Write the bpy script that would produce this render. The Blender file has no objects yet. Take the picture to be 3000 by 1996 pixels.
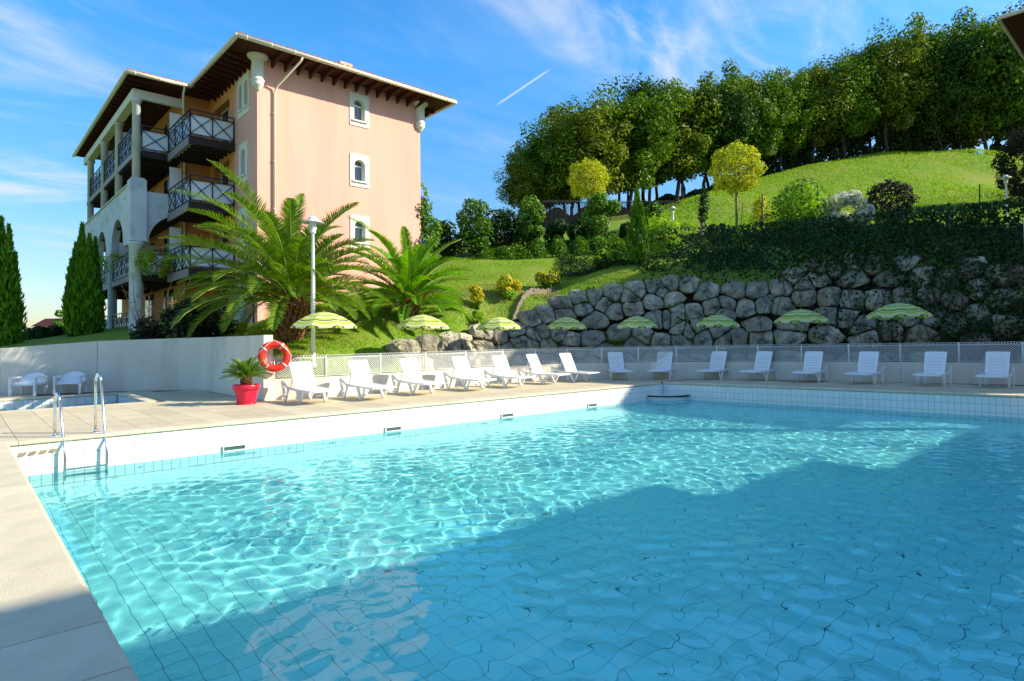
import bpy, math, random
import numpy as np
from mathutils import Vector, Matrix
random.seed(7); rng = np.random.default_rng(7)
R = math.radians
sc = bpy.context.scene
col = sc.collection

# ------------------------------------------------------------ camera, sky, sun, exposure
FPX, CX, CY, PITCH, ROLL, AZ = 1815.4, 1505.5, 956.9, R(1.2459), R(-0.6193), R(47.9)
EYE = np.array([0.0, 0.0, 1.5])
_M = np.array([[1, 0, 0], [0, math.sin(PITCH), -math.cos(PITCH)], [0, math.cos(PITCH), math.sin(PITCH)]])
_M = np.array([[math.cos(ROLL), -math.sin(ROLL), 0], [math.sin(ROLL), math.cos(ROLL), 0], [0, 0, 1]]) @ _M
_R = np.array([[math.sin(AZ), -math.cos(AZ), 0], [math.cos(AZ), math.sin(AZ), 0], [0, 0, 1]])
CW = _M @ _R
cam = bpy.data.cameras.new('camera'); cam_ob = bpy.data.objects.new('camera', cam); col.objects.link(cam_ob)
ax, ay, az_ = CW[0], -CW[1], -CW[2]
cam_ob.matrix_world = Matrix(((ax[0], ay[0], az_[0], EYE[0]), (ax[1], ay[1], az_[1], EYE[1]), (ax[2], ay[2], az_[2], EYE[2]), (0, 0, 0, 1)))
cam.sensor_width = 36; cam.lens = FPX / 3000 * 36
cam.shift_x = -(CX - 1500) / 3000; cam.shift_y = (CY - 998) / 3000
cam.clip_start = 0.05; cam.clip_end = 3000
sc.camera = cam_ob

SUN_AZ, SUN_EL = R(-45), R(30.7)
SUN_DIR = Vector((math.cos(SUN_EL) * math.cos(SUN_AZ), math.cos(SUN_EL) * math.sin(SUN_AZ), math.sin(SUN_EL)))
world = bpy.data.worlds.new('World'); sc.world = world; world.use_nodes = True
wt = world.node_tree; wn, wl = wt.nodes, wt.links
bg = wn['Background']; bg.inputs[1].default_value = 0.125
sky = wn.new('ShaderNodeTexSky'); sky.sky_type = 'NISHITA'; sky.sun_disc = False
sky.sun_elevation = SUN_EL; sky.sun_rotation = R(135); sky.air_density = 1.0; sky.dust_density = 0.4; sky.ozone_density = 2.0
hs = wn.new('ShaderNodeHueSaturation'); hs.inputs['Saturation'].default_value = 1.4
wl.new(sky.outputs[0], hs.inputs['Color'])
tcw = wn.new('ShaderNodeTexCoord')
def wmath(op, a, b=None, c=None):
    n = wn.new('ShaderNodeMath'); n.operation = op
    for i, v in enumerate((a, b, c)):
        if v is None: continue
        if isinstance(v, (int, float)): n.inputs[i].default_value = v
        else: wl.new(v, n.inputs[i])
    return n.outputs[0]
sep0 = wn.new('ShaderNodeSeparateXYZ'); wl.new(tcw.outputs['Generated'], sep0.inputs[0])
hz = wn.new('ShaderNodeMapRange'); hz.inputs[1].default_value = 0; hz.inputs[2].default_value = .42; hz.inputs[3].default_value = .60; hz.inputs[4].default_value = 1.5; wl.new(sep0.outputs[2], hz.inputs[0]); wl.new(hz.outputs[0], hs.inputs['Value'])
# cirrus: the view direction projected on a high flat layer, then stretched noise
sep = wn.new('ShaderNodeSeparateXYZ'); wl.new(tcw.outputs['Generated'], sep.inputs[0])
zc = wmath('ADD', wmath('MAXIMUM', sep.outputs[2], 0.0), 0.22)
px_ = wmath('DIVIDE', sep.outputs[0], zc); py_ = wmath('DIVIDE', sep.outputs[1], zc)
comb = wn.new('ShaderNodeCombineXYZ'); wl.new(px_, comb.inputs[0]); wl.new(py_, comb.inputs[1])
def cirrus(rot, scl, seed, lo, hi, detail=7, dist=0.9):
    mp = wn.new('ShaderNodeMapping'); mp.inputs['Rotation'].default_value = (0, 0, R(rot)); mp.inputs['Scale'].default_value = scl
    mp.inputs['Location'].default_value = (seed, seed * .37, seed * .11)
    wl.new(comb.outputs[0], mp.inputs[0])
    nz = wn.new('ShaderNodeTexNoise'); nz.inputs['Scale'].default_value = 1.0; nz.inputs['Detail'].default_value = detail
    nz.inputs['Roughness'].default_value = .58; nz.inputs['Distortion'].default_value = dist
    wl.new(mp.outputs[0], nz.inputs[0])
    mr = wn.new('ShaderNodeMapRange'); mr.interpolation_type = 'SMOOTHSTEP'
    mr.inputs[1].default_value = lo; mr.inputs[2].default_value = hi
    wl.new(nz.outputs[0], mr.inputs[0]); return mr.outputs[0]
c1 = cirrus(20, (0.9, 2.6, 1), 3.1, .47, .78)
c2 = cirrus(-35, (0.55, 1.6, 1), 11.7, .40, .66, 4, .4)
c3 = cirrus(70, (2.4, 5.5, 1), 5.3, .42, .85, 8, 1.4)
cl = wmath('MULTIPLY', c2, wmath('MULTIPLY_ADD', c1, 1.1, wmath('MULTIPLY', c3, .7)))
cl2 = wmath('MINIMUM', wmath('ADD', cl, wmath('MULTIPLY_ADD', c1, .22, wmath('MULTIPLY', c3, .10))), 0.8)
mxw = wn.new('ShaderNodeMixRGB'); mxw.inputs[2].default_value = (3.9, 4.3, 4.6, 1)
wl.new(cl2, mxw.inputs[0]); wl.new(hs.outputs[0], mxw.inputs[1])
# one short condensation trail high over the gap between the building and the wood
def wdir(px, py):
    v = CW.T @ np.array([(px - CX) / FPX, (py - CY) / FPX, 1.0]); return v / np.linalg.norm(v)
ta, tb = wdir(1448, 313), wdir(1618, 199); tn = np.cross(ta, tb); tn /= np.linalg.norm(tn); tt = tb - ta; tt /= np.linalg.norm(tt)
def wdot(v):
    n = wn.new('ShaderNodeVectorMath'); n.operation = 'DOT_PRODUCT'; n.inputs[1].default_value = tuple(v); wl.new(tcw.outputs['Generated'], n.inputs[0]); return n.outputs['Value']
def wrange(x, a, b):
    n = wn.new('ShaderNodeMapRange'); n.interpolation_type = 'SMOOTHSTEP'; n.inputs[1].default_value = a; n.inputs[2].default_value = b; wl.new(x, n.inputs[0]); return n.outputs[0]
off_ = wmath('ABSOLUTE', wdot(tn)); al = wdot(tt); a0_, a1_ = float(ta @ tt), float(tb @ tt)
trail = wmath('MULTIPLY', wmath('SUBTRACT', 1.0, wrange(off_, .0004, .0022)), wmath('MULTIPLY', wrange(al, a0_ - .002, a0_ + .02), wmath('SUBTRACT', 1.0, wrange(al, a1_ - .02, a1_ + .002))))
mx2 = wn.new('ShaderNodeMixRGB'); mx2.inputs[2].default_value = (4.2, 4.5, 4.6, 1); wl.new(wmath('MULTIPLY', trail, .6), mx2.inputs[0]); wl.new(mxw.outputs[0], mx2.inputs[1]); wl.new(mx2.outputs[0], bg.inputs[0])

sun = bpy.data.lights.new('sun', 'SUN'); sun.energy = 5.0; sun.angle = R(0.5); sun.color = (1.0, 0.90, 0.71)
sun_ob = bpy.data.objects.new('sun', sun); col.objects.link(sun_ob)
sun_ob.rotation_euler = (-SUN_DIR).to_track_quat('-Z', 'Y').to_euler(); sun_ob.location = (30, -30, 40)
sun.cycles.is_caustics_light = True
vs = sc.view_settings; vs.view_transform = 'Standard'; vs.look = 'None'; vs.exposure = 0.72; vs.gamma = 1.0; vs.use_curve_mapping = False
sc.render.engine = 'CYCLES'
sc.cycles.use_denoising = True; sc.cycles.max_bounces = 8; sc.cycles.diffuse_bounces = 3; sc.cycles.glossy_bounces = 4
sc.cycles.transmission_bounces = 6; sc.cycles.transparent_max_bounces = 12; sc.cycles.sample_clamp_indirect = 6

# ------------------------------------------------------------ helpers
def ray(px, py): return CW.T @ np.array([(px - CX) / FPX, (py - CY) / FPX, 1.0])
def at(px, py, D): return EYE + D * ray(px, py)             # photograph position + distance -> place in the world
def onz(px, py, z=0.0):
    d = ray(px, py); return EYE + (z - EYE[2]) / d[2] * d

def nodes(m): return m.node_tree.nodes, m.node_tree.links
def mat(name, c, rough=.7, c2=None, scale=3.0, bump=0.0, bscale=40.0, spec=.3, metal=0.0, detail=5, lo=.35, hi=.65, c3=None, s3=.7, stretch=None):
    """Principled surface whose colour wanders between c and c2 (and stains c3) with a little relief."""
    m = bpy.data.materials.new(name); m.use_nodes = True; n, l = nodes(m); b = n['Principled BSDF']
    b.inputs['Roughness'].default_value = rough; b.inputs['Specular IOR Level'].default_value = spec; b.inputs['Metallic'].default_value = metal
    b.inputs['Base Color'].default_value = (*c, 1)
    tc = n.new('ShaderNodeTexCoord'); src = tc.outputs['Object']
    if stretch:
        mp = n.new('ShaderNodeMapping'); mp.inputs['Scale'].default_value = stretch; l.new(src, mp.inputs[0]); src = mp.outputs[0]
    if c2:
        nz = n.new('ShaderNodeTexNoise'); nz.inputs['Scale'].default_value = scale; nz.inputs['Detail'].default_value = detail
        l.new(src, nz.inputs[0]); r = n.new('ShaderNodeValToRGB')
        r.color_ramp.elements[0].position = lo; r.color_ramp.elements[1].position = hi
        r.color_ramp.elements[0].color = (*c, 1); r.color_ramp.elements[1].color = (*c2, 1)
        l.new(nz.outputs[0], r.inputs[0]); out = r.outputs[0]
        if c3:
            n3 = n.new('ShaderNodeTexNoise'); n3.inputs['Scale'].default_value = s3; n3.inputs['Detail'].default_value = 8; n3.inputs['Roughness'].default_value = .65
            l.new(src, n3.inputs[0]); r3 = n.new('ShaderNodeMapRange'); r3.inputs[1].default_value = .5; r3.inputs[2].default_value = .68; l.new(n3.outputs[0], r3.inputs[0])
            mx = n.new('ShaderNodeMixRGB'); mx.inputs[2].default_value = (*c3, 1); l.new(r3.outputs[0], mx.inputs[0]); l.new(out, mx.inputs[1]); out = mx.outputs[0]
        l.new(out, b.inputs['Base Color'])
    if bump:
        nb = n.new('ShaderNodeTexNoise'); nb.inputs['Scale'].default_value = bscale; nb.inputs['Detail'].default_value = 6
        l.new(src, nb.inputs[0]); bp = n.new('ShaderNodeBump'); bp.inputs['Strength'].default_value = bump; bp.inputs['Distance'].default_value = .05
        l.new(nb.outputs[0], bp.inputs['Height']); l.new(bp.outputs[0], b.inputs['Normal'])
    return m

def vary(m, amt=.10):
    """each copied object gets its own slight tone"""
    n, l = nodes(m); b = n['Principled BSDF']; src = b.inputs['Base Color'].links[0].from_socket; h = n.new('ShaderNodeHueSaturation'); o = n.new('ShaderNodeObjectInfo'); r = n.new('ShaderNodeMapRange')
    r.inputs[3].default_value = 1 - amt; r.inputs[4].default_value = 1 + amt; l.new(o.outputs['Random'], r.inputs[0]); l.new(r.outputs[0], h.inputs['Value']); l.new(src, h.inputs['Color']); l.new(h.outputs[0], b.inputs['Base Color'])
def leafmat(name, a, b_, trans=.35, rough=.55, spec=.15):
    """Leaves: every leaf its own tone between a and b_, some light coming through."""
    m = bpy.data.materials.new(name); m.use_nodes = True; n, l = nodes(m); p = n['Principled BSDF']
    g = n.new('ShaderNodeNewGeometry'); r = n.new('ShaderNodeValToRGB')
    r.color_ramp.elements[0].color = (*a, 1); r.color_ramp.elements[1].color = (*b_, 1)
    l.new(g.outputs['Random Per Island'], r.inputs[0]); l.new(r.outputs[0], p.inputs['Base Color'])
    p.inputs['Roughness'].default_value = rough; p.inputs['Specular IOR Level'].default_value = spec
    t = n.new('ShaderNodeBsdfTranslucent'); mx = n.new('ShaderNodeMixShader'); mx.inputs[0].default_value = trans
    hsv = n.new('ShaderNodeHueSaturation'); hsv.inputs['Value'].default_value = 1.25; hsv.inputs['Saturation'].default_value = 1.1
    l.new(r.outputs[0], hsv.inputs['Color']); l.new(hsv.outputs[0], t.inputs[0])
    l.new(p.outputs[0], mx.inputs[1]); l.new(t.outputs[0], mx.inputs[2]); l.new(mx.outputs[0], n['Material Output'].inputs[0])
    return m

class MB:
    def __init__(s): s.v = []; s.f = []; s.m = []; s.k = 0
    def add(s, vs, fs):
        o = len(s.v); s.v += [tuple(map(float, p)) for p in vs]; s.f += [tuple(i + o for i in f) for f in fs]; s.m += [s.k] * len(fs); return s
    def box(s, lo, hi):
        a, b, c = lo; d, e, f = hi
        return s.add([(a, b, c), (d, b, c), (d, e, c), (a, e, c), (a, b, f), (d, b, f), (d, e, f), (a, e, f)],
                     [(0, 3, 2, 1), (4, 5, 6, 7), (0, 1, 5, 4), (1, 2, 6, 5), (2, 3, 7, 6), (3, 0, 4, 7)])
    def obox(s, c, ux, uy, uz):      # oriented box: centre and three half vectors
        c, ux, uy, uz = (np.array(q, float) for q in (c, ux, uy, uz))
        P = [c + i * ux + j * uy + k * uz for k in (-1, 1) for i, j in ((-1, -1), (1, -1), (1, 1), (-1, 1))]
        return s.add(P, [(0, 3, 2, 1), (4, 5, 6, 7), (0, 1, 5, 4), (1, 2, 6, 5), (2, 3, 7, 6), (3, 0, 4, 7)])
    def bar(s, a, b, w, h=None, up=(0, 0, 1)):    # square bar from a to b
        a, b = np.array(a, float), np.array(b, float); h = h or w; d = b - a; L = np.linalg.norm(d); d /= L
        x = np.cross(d, up); n = np.linalg.norm(x)
        if n < 1e-4: x = np.cross(d, (0, 1, 0)); n = np.linalg.norm(x)
        x /= n; y = np.cross(x, d)
        return s.obox((a + b) / 2, x * w / 2, y * h / 2, d * L / 2)
    def tube(s, pts, r, n=8, closed=False):
        pts = [np.array(p, float) for p in pts]; N = len(pts); rr = r if isinstance(r, (list, tuple)) else [r] * N
        rings = []; x = None
        for i in range(N):
            d = (pts[(i + 1) % N] - pts[i - 1]) if closed else (pts[min(i + 1, N - 1)] - pts[max(i - 1, 0)])
            d = d / (np.linalg.norm(d) + 1e-9)
            if x is None: x = np.cross(d, (0, 0, 1)); x = np.cross(d, (0, 1, 0)) if np.linalg.norm(x) < .1 else x
            x = x - d * (x @ d); x /= np.linalg.norm(x) + 1e-9; y = np.cross(d, x)
            rings.append([pts[i] + rr[i] * (math.cos(2 * math.pi * k / n) * x + math.sin(2 * math.pi * k / n) * y) for k in range(n)])
        fs = []
        for i in range(N if closed else N - 1):
            for k in range(n):
                a, b = i * n, ((i + 1) % N) * n; fs.append((a + k, a + (k + 1) % n, b + (k + 1) % n, b + k))
        if not closed: fs += [tuple(range(n - 1, -1, -1)), tuple(range((N - 1) * n, N * n))]
        return s.add([p for q in rings for p in q], fs)
    def lathe(s, prof, n=16, c=(0, 0, 0), a0=0, a1=2 * math.pi, caps=True):
        full = abs(a1 - a0 - 2 * math.pi) < 1e-6; K = n if full else n + 1; vs_ = []; fs = []
        for r_, z in prof:
            for k in range(K):
                t = a0 + (a1 - a0) * k / n; vs_.append((c[0] + r_ * math.cos(t), c[1] + r_ * math.sin(t), c[2] + z))
        for i in range(len(prof) - 1):
            for k in range(n):
                k2 = (k + 1) % K; fs.append((i * K + k, i * K + k2, (i + 1) * K + k2, (i + 1) * K + k))
        if caps and full: fs += [tuple(range(K - 1, -1, -1)), tuple(range((len(prof) - 1) * K, len(prof) * K))]
        return s.add(vs_, fs)
    def prism(s, poly, z0, z1):       # vertical prism over a plan polygon
        n = len(poly); vs_ = [(p[0], p[1], z0) for p in poly] + [(p[0], p[1], z1) for p in poly]
        return s.add(vs_, [tuple(range(n - 1, -1, -1)), tuple(range(n, 2 * n))] + [(i, (i + 1) % n, n + (i + 1) % n, n + i) for i in range(n)])
    def extr(s, poly, M, c0, c1):     # polygon (a,b) extruded along c through the map M(a,b,c)
        n = len(poly); vs_ = [M(a, b, c0) for a, b in poly] + [M(a, b, c1) for a, b in poly]
        return s.add(vs_, [tuple(range(n - 1, -1, -1)), tuple(range(n, 2 * n))] + [(i, (i + 1) % n, n + (i + 1) % n, n + i) for i in range(n)])
    def mesh(s, name, mats, smooth=False):
        me = bpy.data.meshes.new(name); me.from_pydata(s.v, [], s.f)
        for m in (mats if isinstance(mats, (list, tuple)) else [mats]): me.materials.append(m)
        if any(s.m): me.polygons.foreach_set('material_index', s.m)
        if smooth: me.polygons.foreach_set('use_smooth', [True] * len(s.f))
        me.update(); return me

def npmesh(name, v, f, m, smooth=False):
    """fast mesh from arrays: v (N,3), f (M,4) or (M,3)"""
    me = bpy.data.meshes.new(name); k = f.shape[1]
    me.vertices.add(len(v)); me.vertices.foreach_set('co', np.ascontiguousarray(v, np.float32).ravel())
    me.loops.add(f.size); me.loops.foreach_set('vertex_index', np.ascontiguousarray(f, np.int32).ravel())
    me.polygons.add(len(f)); me.polygons.foreach_set('loop_start', np.arange(0, f.size, k, dtype=np.int32))
    me.polygons.foreach_set('loop_total', np.full(len(f), k, np.int32))
    me.materials.append(m); me.update(calc_edges=True); me.validate()
    if smooth: me.polygons.foreach_set('use_smooth', [True] * len(f))
    return me

def link(name, data, parent=None, loc=None):
    o = bpy.data.objects.new(name, data); col.objects.link(o)
    if parent is not None:
        o.parent = parent
        if loc is None and parent.parent is None: o.location = -Vector(parent.location) if parent.get('_w', 1) else (0, 0, 0)
    if loc is not None: o.location = loc
    return o
def obj(name, mb, m, parent=None, smooth=False, kind=None, label=None, loc=None):
    o = link(name, mb.mesh(name, m, smooth) if isinstance(mb, MB) else mb, parent, loc)
    if kind: o['kind'] = kind
    if label: o['label'] = label
    return o
def tag(o, label=None, cat=None, group=None, kind=None):
    if label: o['label'] = label
    if cat: o['category'] = cat
    if group: o['group'] = group
    if kind: o['kind'] = kind
    return o
def thing(name, label, cat, loc=(0, 0, 0), rz=0.0, group=None, local=False):
    """Empty at the base of a thing; local=False: its parts are given in world coordinates"""
    o = bpy.data.objects.new(name, None); col.objects.link(o); o.empty_display_size = .2
    o.location = tuple(map(float, loc)); o.rotation_euler = (0, 0, rz)
    if local: LOCAL.add(o.name)
    return tag(o, label, cat, group)
LOCAL = set()
_link = link
def link(name, data, parent=None, loc=None):
    o = bpy.data.objects.new(name, data); col.objects.link(o)
    if parent is not None:
        o.parent = parent
        if parent.parent is None and parent.type == 'EMPTY' and parent.name not in LOCAL: o.location = -Vector(parent.location)
    if loc is not None: o.location = loc
    return o
def clone(root, loc, rz, label, group=None, scale=None):
    r = root.copy(); col.objects.link(r); r.location = tuple(map(float, loc)); r.rotation_euler = (0, 0, rz)
    if scale: r.scale = (scale,) * 3 if isinstance(scale, (int, float)) else scale
    if label: r['label'] = label
    if group: r['group'] = group
    for ch in root.children:
        c = ch.copy(); col.objects.link(c); c.parent = r
        for g in ch.children:
            d = g.copy(); col.objects.link(d); d.parent = c
    return r

# ------------------------------------------------------------ materials
M = {}
M['deck'] = mat('deck_concrete', (.60, .51, .34), .85, (.54, .45, .295), 2.2, .25, 60, c3=(.52, .45, .32), s3=1.1)
M['coping'] = mat('coping_concrete', (.68, .60, .42), .8, (.61, .54, .37), 4, .2, 70, c3=(.56, .51, .38), s3=2.5)
M['joint'] = mat('joint_sand', (.20, .17, .13), .95)
M['tile'] = mat('white_pool_tile', (.80, .83, .80), .22, (.74, .79, .77), 2.5, 0, 10, .5)
M['floor_tile'] = mat('pool_floor_tile', (.70, .95, .86), .3, (.62, .93, .84), 1.8, 0, 10, .5)
M['grout'] = mat('blue_grey_grout', (.05, .12, .26), .8)
M['wgrout'] = mat('wall_grout', (.22, .27, .26), .8)
M['black'] = mat('black_nosing', (.015, .015, .02), .4)
M['white_wall'] = mat('white_render', (.84, .79, .66), .9, (.78, .73, .60), 1.2, .3, 90, c3=(.68, .64, .52), s3=.9, stretch=(1, 1, .35))
M['plastic'] = mat('white_plastic', (.86, .87, .86), .35, spec=.5)
M['white_paint'] = mat('white_paint', (.80, .81, .78), .4, spec=.5)
M['cream'] = mat('cream_gutter', (.72, .64, .45), .5)
M['pink'] = mat('pink_render', (.85, .435, .33), .92, (.80, .40, .30), 1.3, .2, 120, c3=(.70, .37, .285), s3=.55, stretch=(1, 1, .16))
M['orange'] = mat('ochre_render', (.76, .33, .12), .92, (.70, .29, .10), 1.0, .2, 120)
M['trim'] = mat('pale_plaster_trim', (.76, .74, .63), .85, (.70, .68, .57), 3, .1, 60)
M['arcade'] = mat('weathered_white_render', (.66, .68, .66), .9, (.58, .61, .60), 1.3, .2, 60, c3=(.44, .46, .45), s3=.9)
M['soffit'] = mat('dark_red_timber', (.075, .018, .012), .8, (.05, .012, .009), 6, .2, 30)
M['darkwood'] = mat('dark_brown_timber', (.045, .028, .022), .75, (.03, .018, .014), 8, .2, 30)
M['iron'] = mat('black_iron', (.012, .012, .014), .45, spec=.4)
M['roof'] = mat('terracotta_tile', (.52, .17, .09), .85, (.36, .11, .06), 5, .3, 40)
M['glass'] = mat('window_glass', (.10, .14, .15), .06, spec=.8)
M['dglass'] = mat('dark_window_glass', (.03, .04, .05), .05, spec=.9)
M['steel'] = mat('polished_steel', (.78, .80, .84), .12, metal=1.0)
M['pot'] = mat('crimson_plastic', (.72, .012, .055), .35, spec=.5)
M['red'] = mat('lifebuoy_red', (.80, .035, .012), .38, spec=.5)
M['silver'] = mat('reflective_band', (.60, .63, .66), .35, metal=.3)
M['rope'] = mat('pale_rope', (.78, .70, .62), .8)
M['soil'] = mat('dark_soil', (.045, .032, .02), .95, (.025, .018, .012), 6, .5, 30)
M['bark'] = mat('grey_brown_bark', (.085, .062, .045), .95, (.045, .033, .024), 9, .8, 25)
M['palebark'] = mat('pale_bark', (.30, .25, .17), .9, (.2, .16, .11), 9, .5, 25)
M['wood'] = mat('weathered_wood', (.34, .29, .21), .9, (.24, .20, .14), 12, .4, 30)
M['shutter'] = mat('pale_green_paint', (.50, .58, .52), .6)
for k_, a_ in (('deck', .09), ('coping', .08), ('tile', .05), ('floor_tile', .06)): vary(M[k_], a_)
def rock_mat():
    m = bpy.data.materials.new('limestone'); m.use_nodes = True; n, l = nodes(m); b = n['Principled BSDF']; b.inputs['Roughness'].default_value = .9; b.inputs['Specular IOR Level'].default_value = .2
    tc = n.new('ShaderNodeTexCoord'); g = n.new('ShaderNodeObjectInfo')
    add = n.new('ShaderNodeVectorMath'); add.operation = 'MULTIPLY_ADD'; add.inputs[1].default_value = (1, 1, 1)
    l.new(tc.outputs['Object'], add.inputs[0]); l.new(g.outputs['Random'], add.inputs[2])
    n1 = n.new('ShaderNodeTexNoise'); n1.inputs['Scale'].default_value = 2.3; n1.inputs['Detail'].default_value = 9; n1.inputs['Roughness'].default_value = .68; l.new(add.outputs[0], n1.inputs[0])
    r = n.new('ShaderNodeValToRGB'); e = r.color_ramp.elements
    e[0].position = .30; e[0].color = (.05, .047, .042, 1); e[1].position = .72; e[1].color = (.70, .66, .57, 1)
    x = e.new(.45); x.color = (.29, .265, .20, 1); x = e.new(.56); x.color = (.48, .43, .33, 1); l.new(n1.outputs[0], r.inputs[0])
    n2 = n.new('ShaderNodeTexNoise'); n2.inputs['Scale'].default_value = 1.1; n2.inputs['Detail'].default_value = 6; l.new(add.outputs[0], n2.inputs[0])
    mr = n.new('ShaderNodeMapRange'); mr.inputs[1].default_value = .52; mr.inputs[2].default_value = .70; mr.inputs[4].default_value = .7; l.new(n2.outputs[0], mr.inputs[0])
    mx = n.new('ShaderNodeMixRGB'); mx.inputs[2].default_value = (.22, .20, .07, 1); l.new(mr.outputs[0], mx.inputs[0]); l.new(r.outputs[0], mx.inputs[1])
    vv = n.new('ShaderNodeHueSaturation'); mm = n.new('ShaderNodeMapRange'); mm.inputs[3].default_value = .65; mm.inputs[4].default_value = 1.35
    l.new(g.outputs['Random'], mm.inputs[0]); l.new(mm.outputs[0], vv.inputs['Value']); l.new(mx.outputs[0], vv.inputs['Color']); l.new(vv.outputs[0], b.inputs[0])
    n3 = n.new('ShaderNodeTexNoise'); n3.inputs['Scale'].default_value = 7; n3.inputs['Detail'].default_value = 10; n3.inputs['Roughness'].default_value = .7; l.new(add.outputs[0], n3.inputs[0])
    bp = n.new('ShaderNodeBump'); bp.inputs['Strength'].default_value = .9; bp.inputs['Distance'].default_value = .09; l.new(n3.outputs[0], bp.inputs['Height']); l.new(bp.outputs[0], b.inputs['Normal'])
    return m
M['rock'] = rock_mat()
def grass_mat():
    m = bpy.data.materials.new('lawn'); m.use_nodes = True; n, l = nodes(m); b = n['Principled BSDF']; b.inputs['Roughness'].default_value = .9; b.inputs['Specular IOR Level'].default_value = .1
    tc = n.new('ShaderNodeTexCoord')
    def noise(s, d, r=.6):
        k = n.new('ShaderNodeTexNoise'); k.inputs['Scale'].default_value = s; k.inputs['Detail'].default_value = d; k.inputs['Roughness'].default_value = r; l.new(tc.outputs['Object'], k.inputs[0]); return k
    a = noise(.22, 6); c = noise(9, 6, .7); r = n.new('ShaderNodeValToRGB'); e = r.color_ramp.elements
    e[0].position = .38; e[0].color = (.12, .30, .010, 1); e[1].position = .62; e[1].color = (.26, .32, .03, 1); l.new(a.outputs[0], r.inputs[0])
    r2 = n.new('ShaderNodeValToRGB'); q = r2.color_ramp.elements; q[0].position = .33; q[0].color = (.05, .10, .008, 1); q[1].position = .66; q[1].color = (.30, .36, .07, 1); l.new(c.outputs[0], r2.inputs[0])
    mx = n.new('ShaderNodeMixRGB'); mx.inputs[0].default_value = .45; l.new(r.outputs[0], mx.inputs[1]); l.new(r2.outputs[0], mx.inputs[2])
    d = noise(.55, 8, .7); mr = n.new('ShaderNodeMapRange'); mr.inputs[1].default_value = .53; mr.inputs[2].default_value = .70; mr.inputs[4].default_value = .8; l.new(d.outputs[0], mr.inputs[0])
    m2 = n.new('ShaderNodeMixRGB'); m2.inputs[2].default_value = (.30, .24, .10, 1); l.new(mr.outputs[0], m2.inputs[0]); l.new(mx.outputs[0], m2.inputs[1]); l.new(m2.outputs[0], b.inputs[0])
    bp = n.new('ShaderNodeBump'); bp.inputs['Strength'].default_value = .8; bp.inputs['Distance'].default_value = .06; l.new(c.outputs[0], bp.inputs['Height']); l.new(bp.outputs[0], b.inputs['Normal'])
    return m
M['lawn'] = grass_mat()
M['blade'] = leafmat('grass_blade', (.13, .29, .01), (.32, .44, .04), .45)
M['palm'] = leafmat('palm_leaflet', (.07, .17, .012), (.27, .41, .04), .35, .45, .3)
M['palm2'] = leafmat('young_palm_leaflet', (.09, .28, .012), (.28, .50, .04), .45, .45, .3)
M['rachis'] = mat('palm_rachis', (.30, .36, .08), .5)
M['boot'] = mat('palm_boot', (.26, .13, .05), .9, (.10, .05, .02), 9, .5, 30)
M['fruit'] = mat('orange_palm_stalk', (.62, .20, .03), .6)
M['oak'] = leafmat('woodland_leaf', (.03, .09, .006), (.20, .32, .02), .3)
M['oakdark'] = leafmat('dark_woodland_leaf', (.02, .055, .008), (.07, .14, .018), .25)  # darker leaf tone for one kind of crown
M['gold'] = leafmat('golden_leaf', (.26, .32, .02), (.62, .62, .06), .4)
M['cypress'] = leafmat('cypress_spray', (.035, .12, .006), (.20, .40, .02), .25)
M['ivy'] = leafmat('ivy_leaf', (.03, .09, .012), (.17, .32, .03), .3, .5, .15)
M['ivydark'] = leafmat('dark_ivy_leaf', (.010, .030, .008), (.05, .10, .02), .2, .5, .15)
M['yellow'] = leafmat('yellow_blossom', (.60, .42, .02), (.80, .66, .05), .3)
M['lime'] = leafmat('lime_leaf', (.14, .34, .02), (.36, .55, .05), .4)
M['bush'] = leafmat('bush_leaf', (.02, .06, .008), (.11, .19, .02), .25)
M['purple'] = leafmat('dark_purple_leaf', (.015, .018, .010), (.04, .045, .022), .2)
M['flower'] = leafmat('white_blossom', (.66, .62, .50), (.85, .84, .74), .3)
M['russet'] = leafmat('russet_leaf', (.30, .09, .02), (.50, .30, .05), .3)
M['cycad'] = leafmat('cycad_leaflet', (.05, .13, .015), (.20, .33, .03), .3, .35, .5)
M['grassdry'] = leafmat('dry_grass', (.30, .22, .10), (.50, .40, .20), .3)

# ------------------------------------------------------------ where things run in plan (pool long side along X, metres, deck at z = 0)
POSTS = [(6.24, 16.31), (7.55, 15.95), (9.30, 16.05), (10.95, 16.15), (12.66, 16.32), (14.45, 16.50), (15.98, 16.42), (17.20, 16.0), (18.22, 15.2),
         (19.17, 14.22), (20.08, 13.15), (20.97, 12.0), (21.60, 10.75), (22.08, 9.40), (22.62, 8.03), (23.15, 6.63), (23.60, 5.12), (24.04, 3.60), (24.45, 2.05), (24.8, .5)]
LOWH = [.54, .55, .56, .567, .574, .58, .586, .592, .598, .604, .612, .621, .63, .64, .64, .64, .64, .64, .64, .64]
HIGH = [(-9, 26.6), (-3, 25.6), (1.05, 24.6), (3.45, 23.95), (4.6, 23.25), (5.5, 22.5), (5.92, 21.7), (6.0, 20.8), (5.99, 18.6), (5.98, 16.33)]
HIGHZ = [.9, 1.15, 1.41, 1.61, 1.65, 1.68, 1.69, 1.69, 1.69, 1.70]
DECKPOLY = [(-14, -9.3)] + [(-14, 27)] + HIGH + POSTS + [(26.2, -9.3)]
def inpoly(x, y, P):
    x = np.asarray(x, float); y = np.asarray(y, float); c = np.zeros(x.shape, bool)
    for i in range(len(P)):
        x1, y1 = P[i]; x2, y2 = P[i - 1]
        if y1 == y2: continue
        c ^= ((y1 > y) != (y2 > y)) & (x < (x2 - x1) * (y - y1) / (y2 - y1) + x1)
    return c
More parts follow.
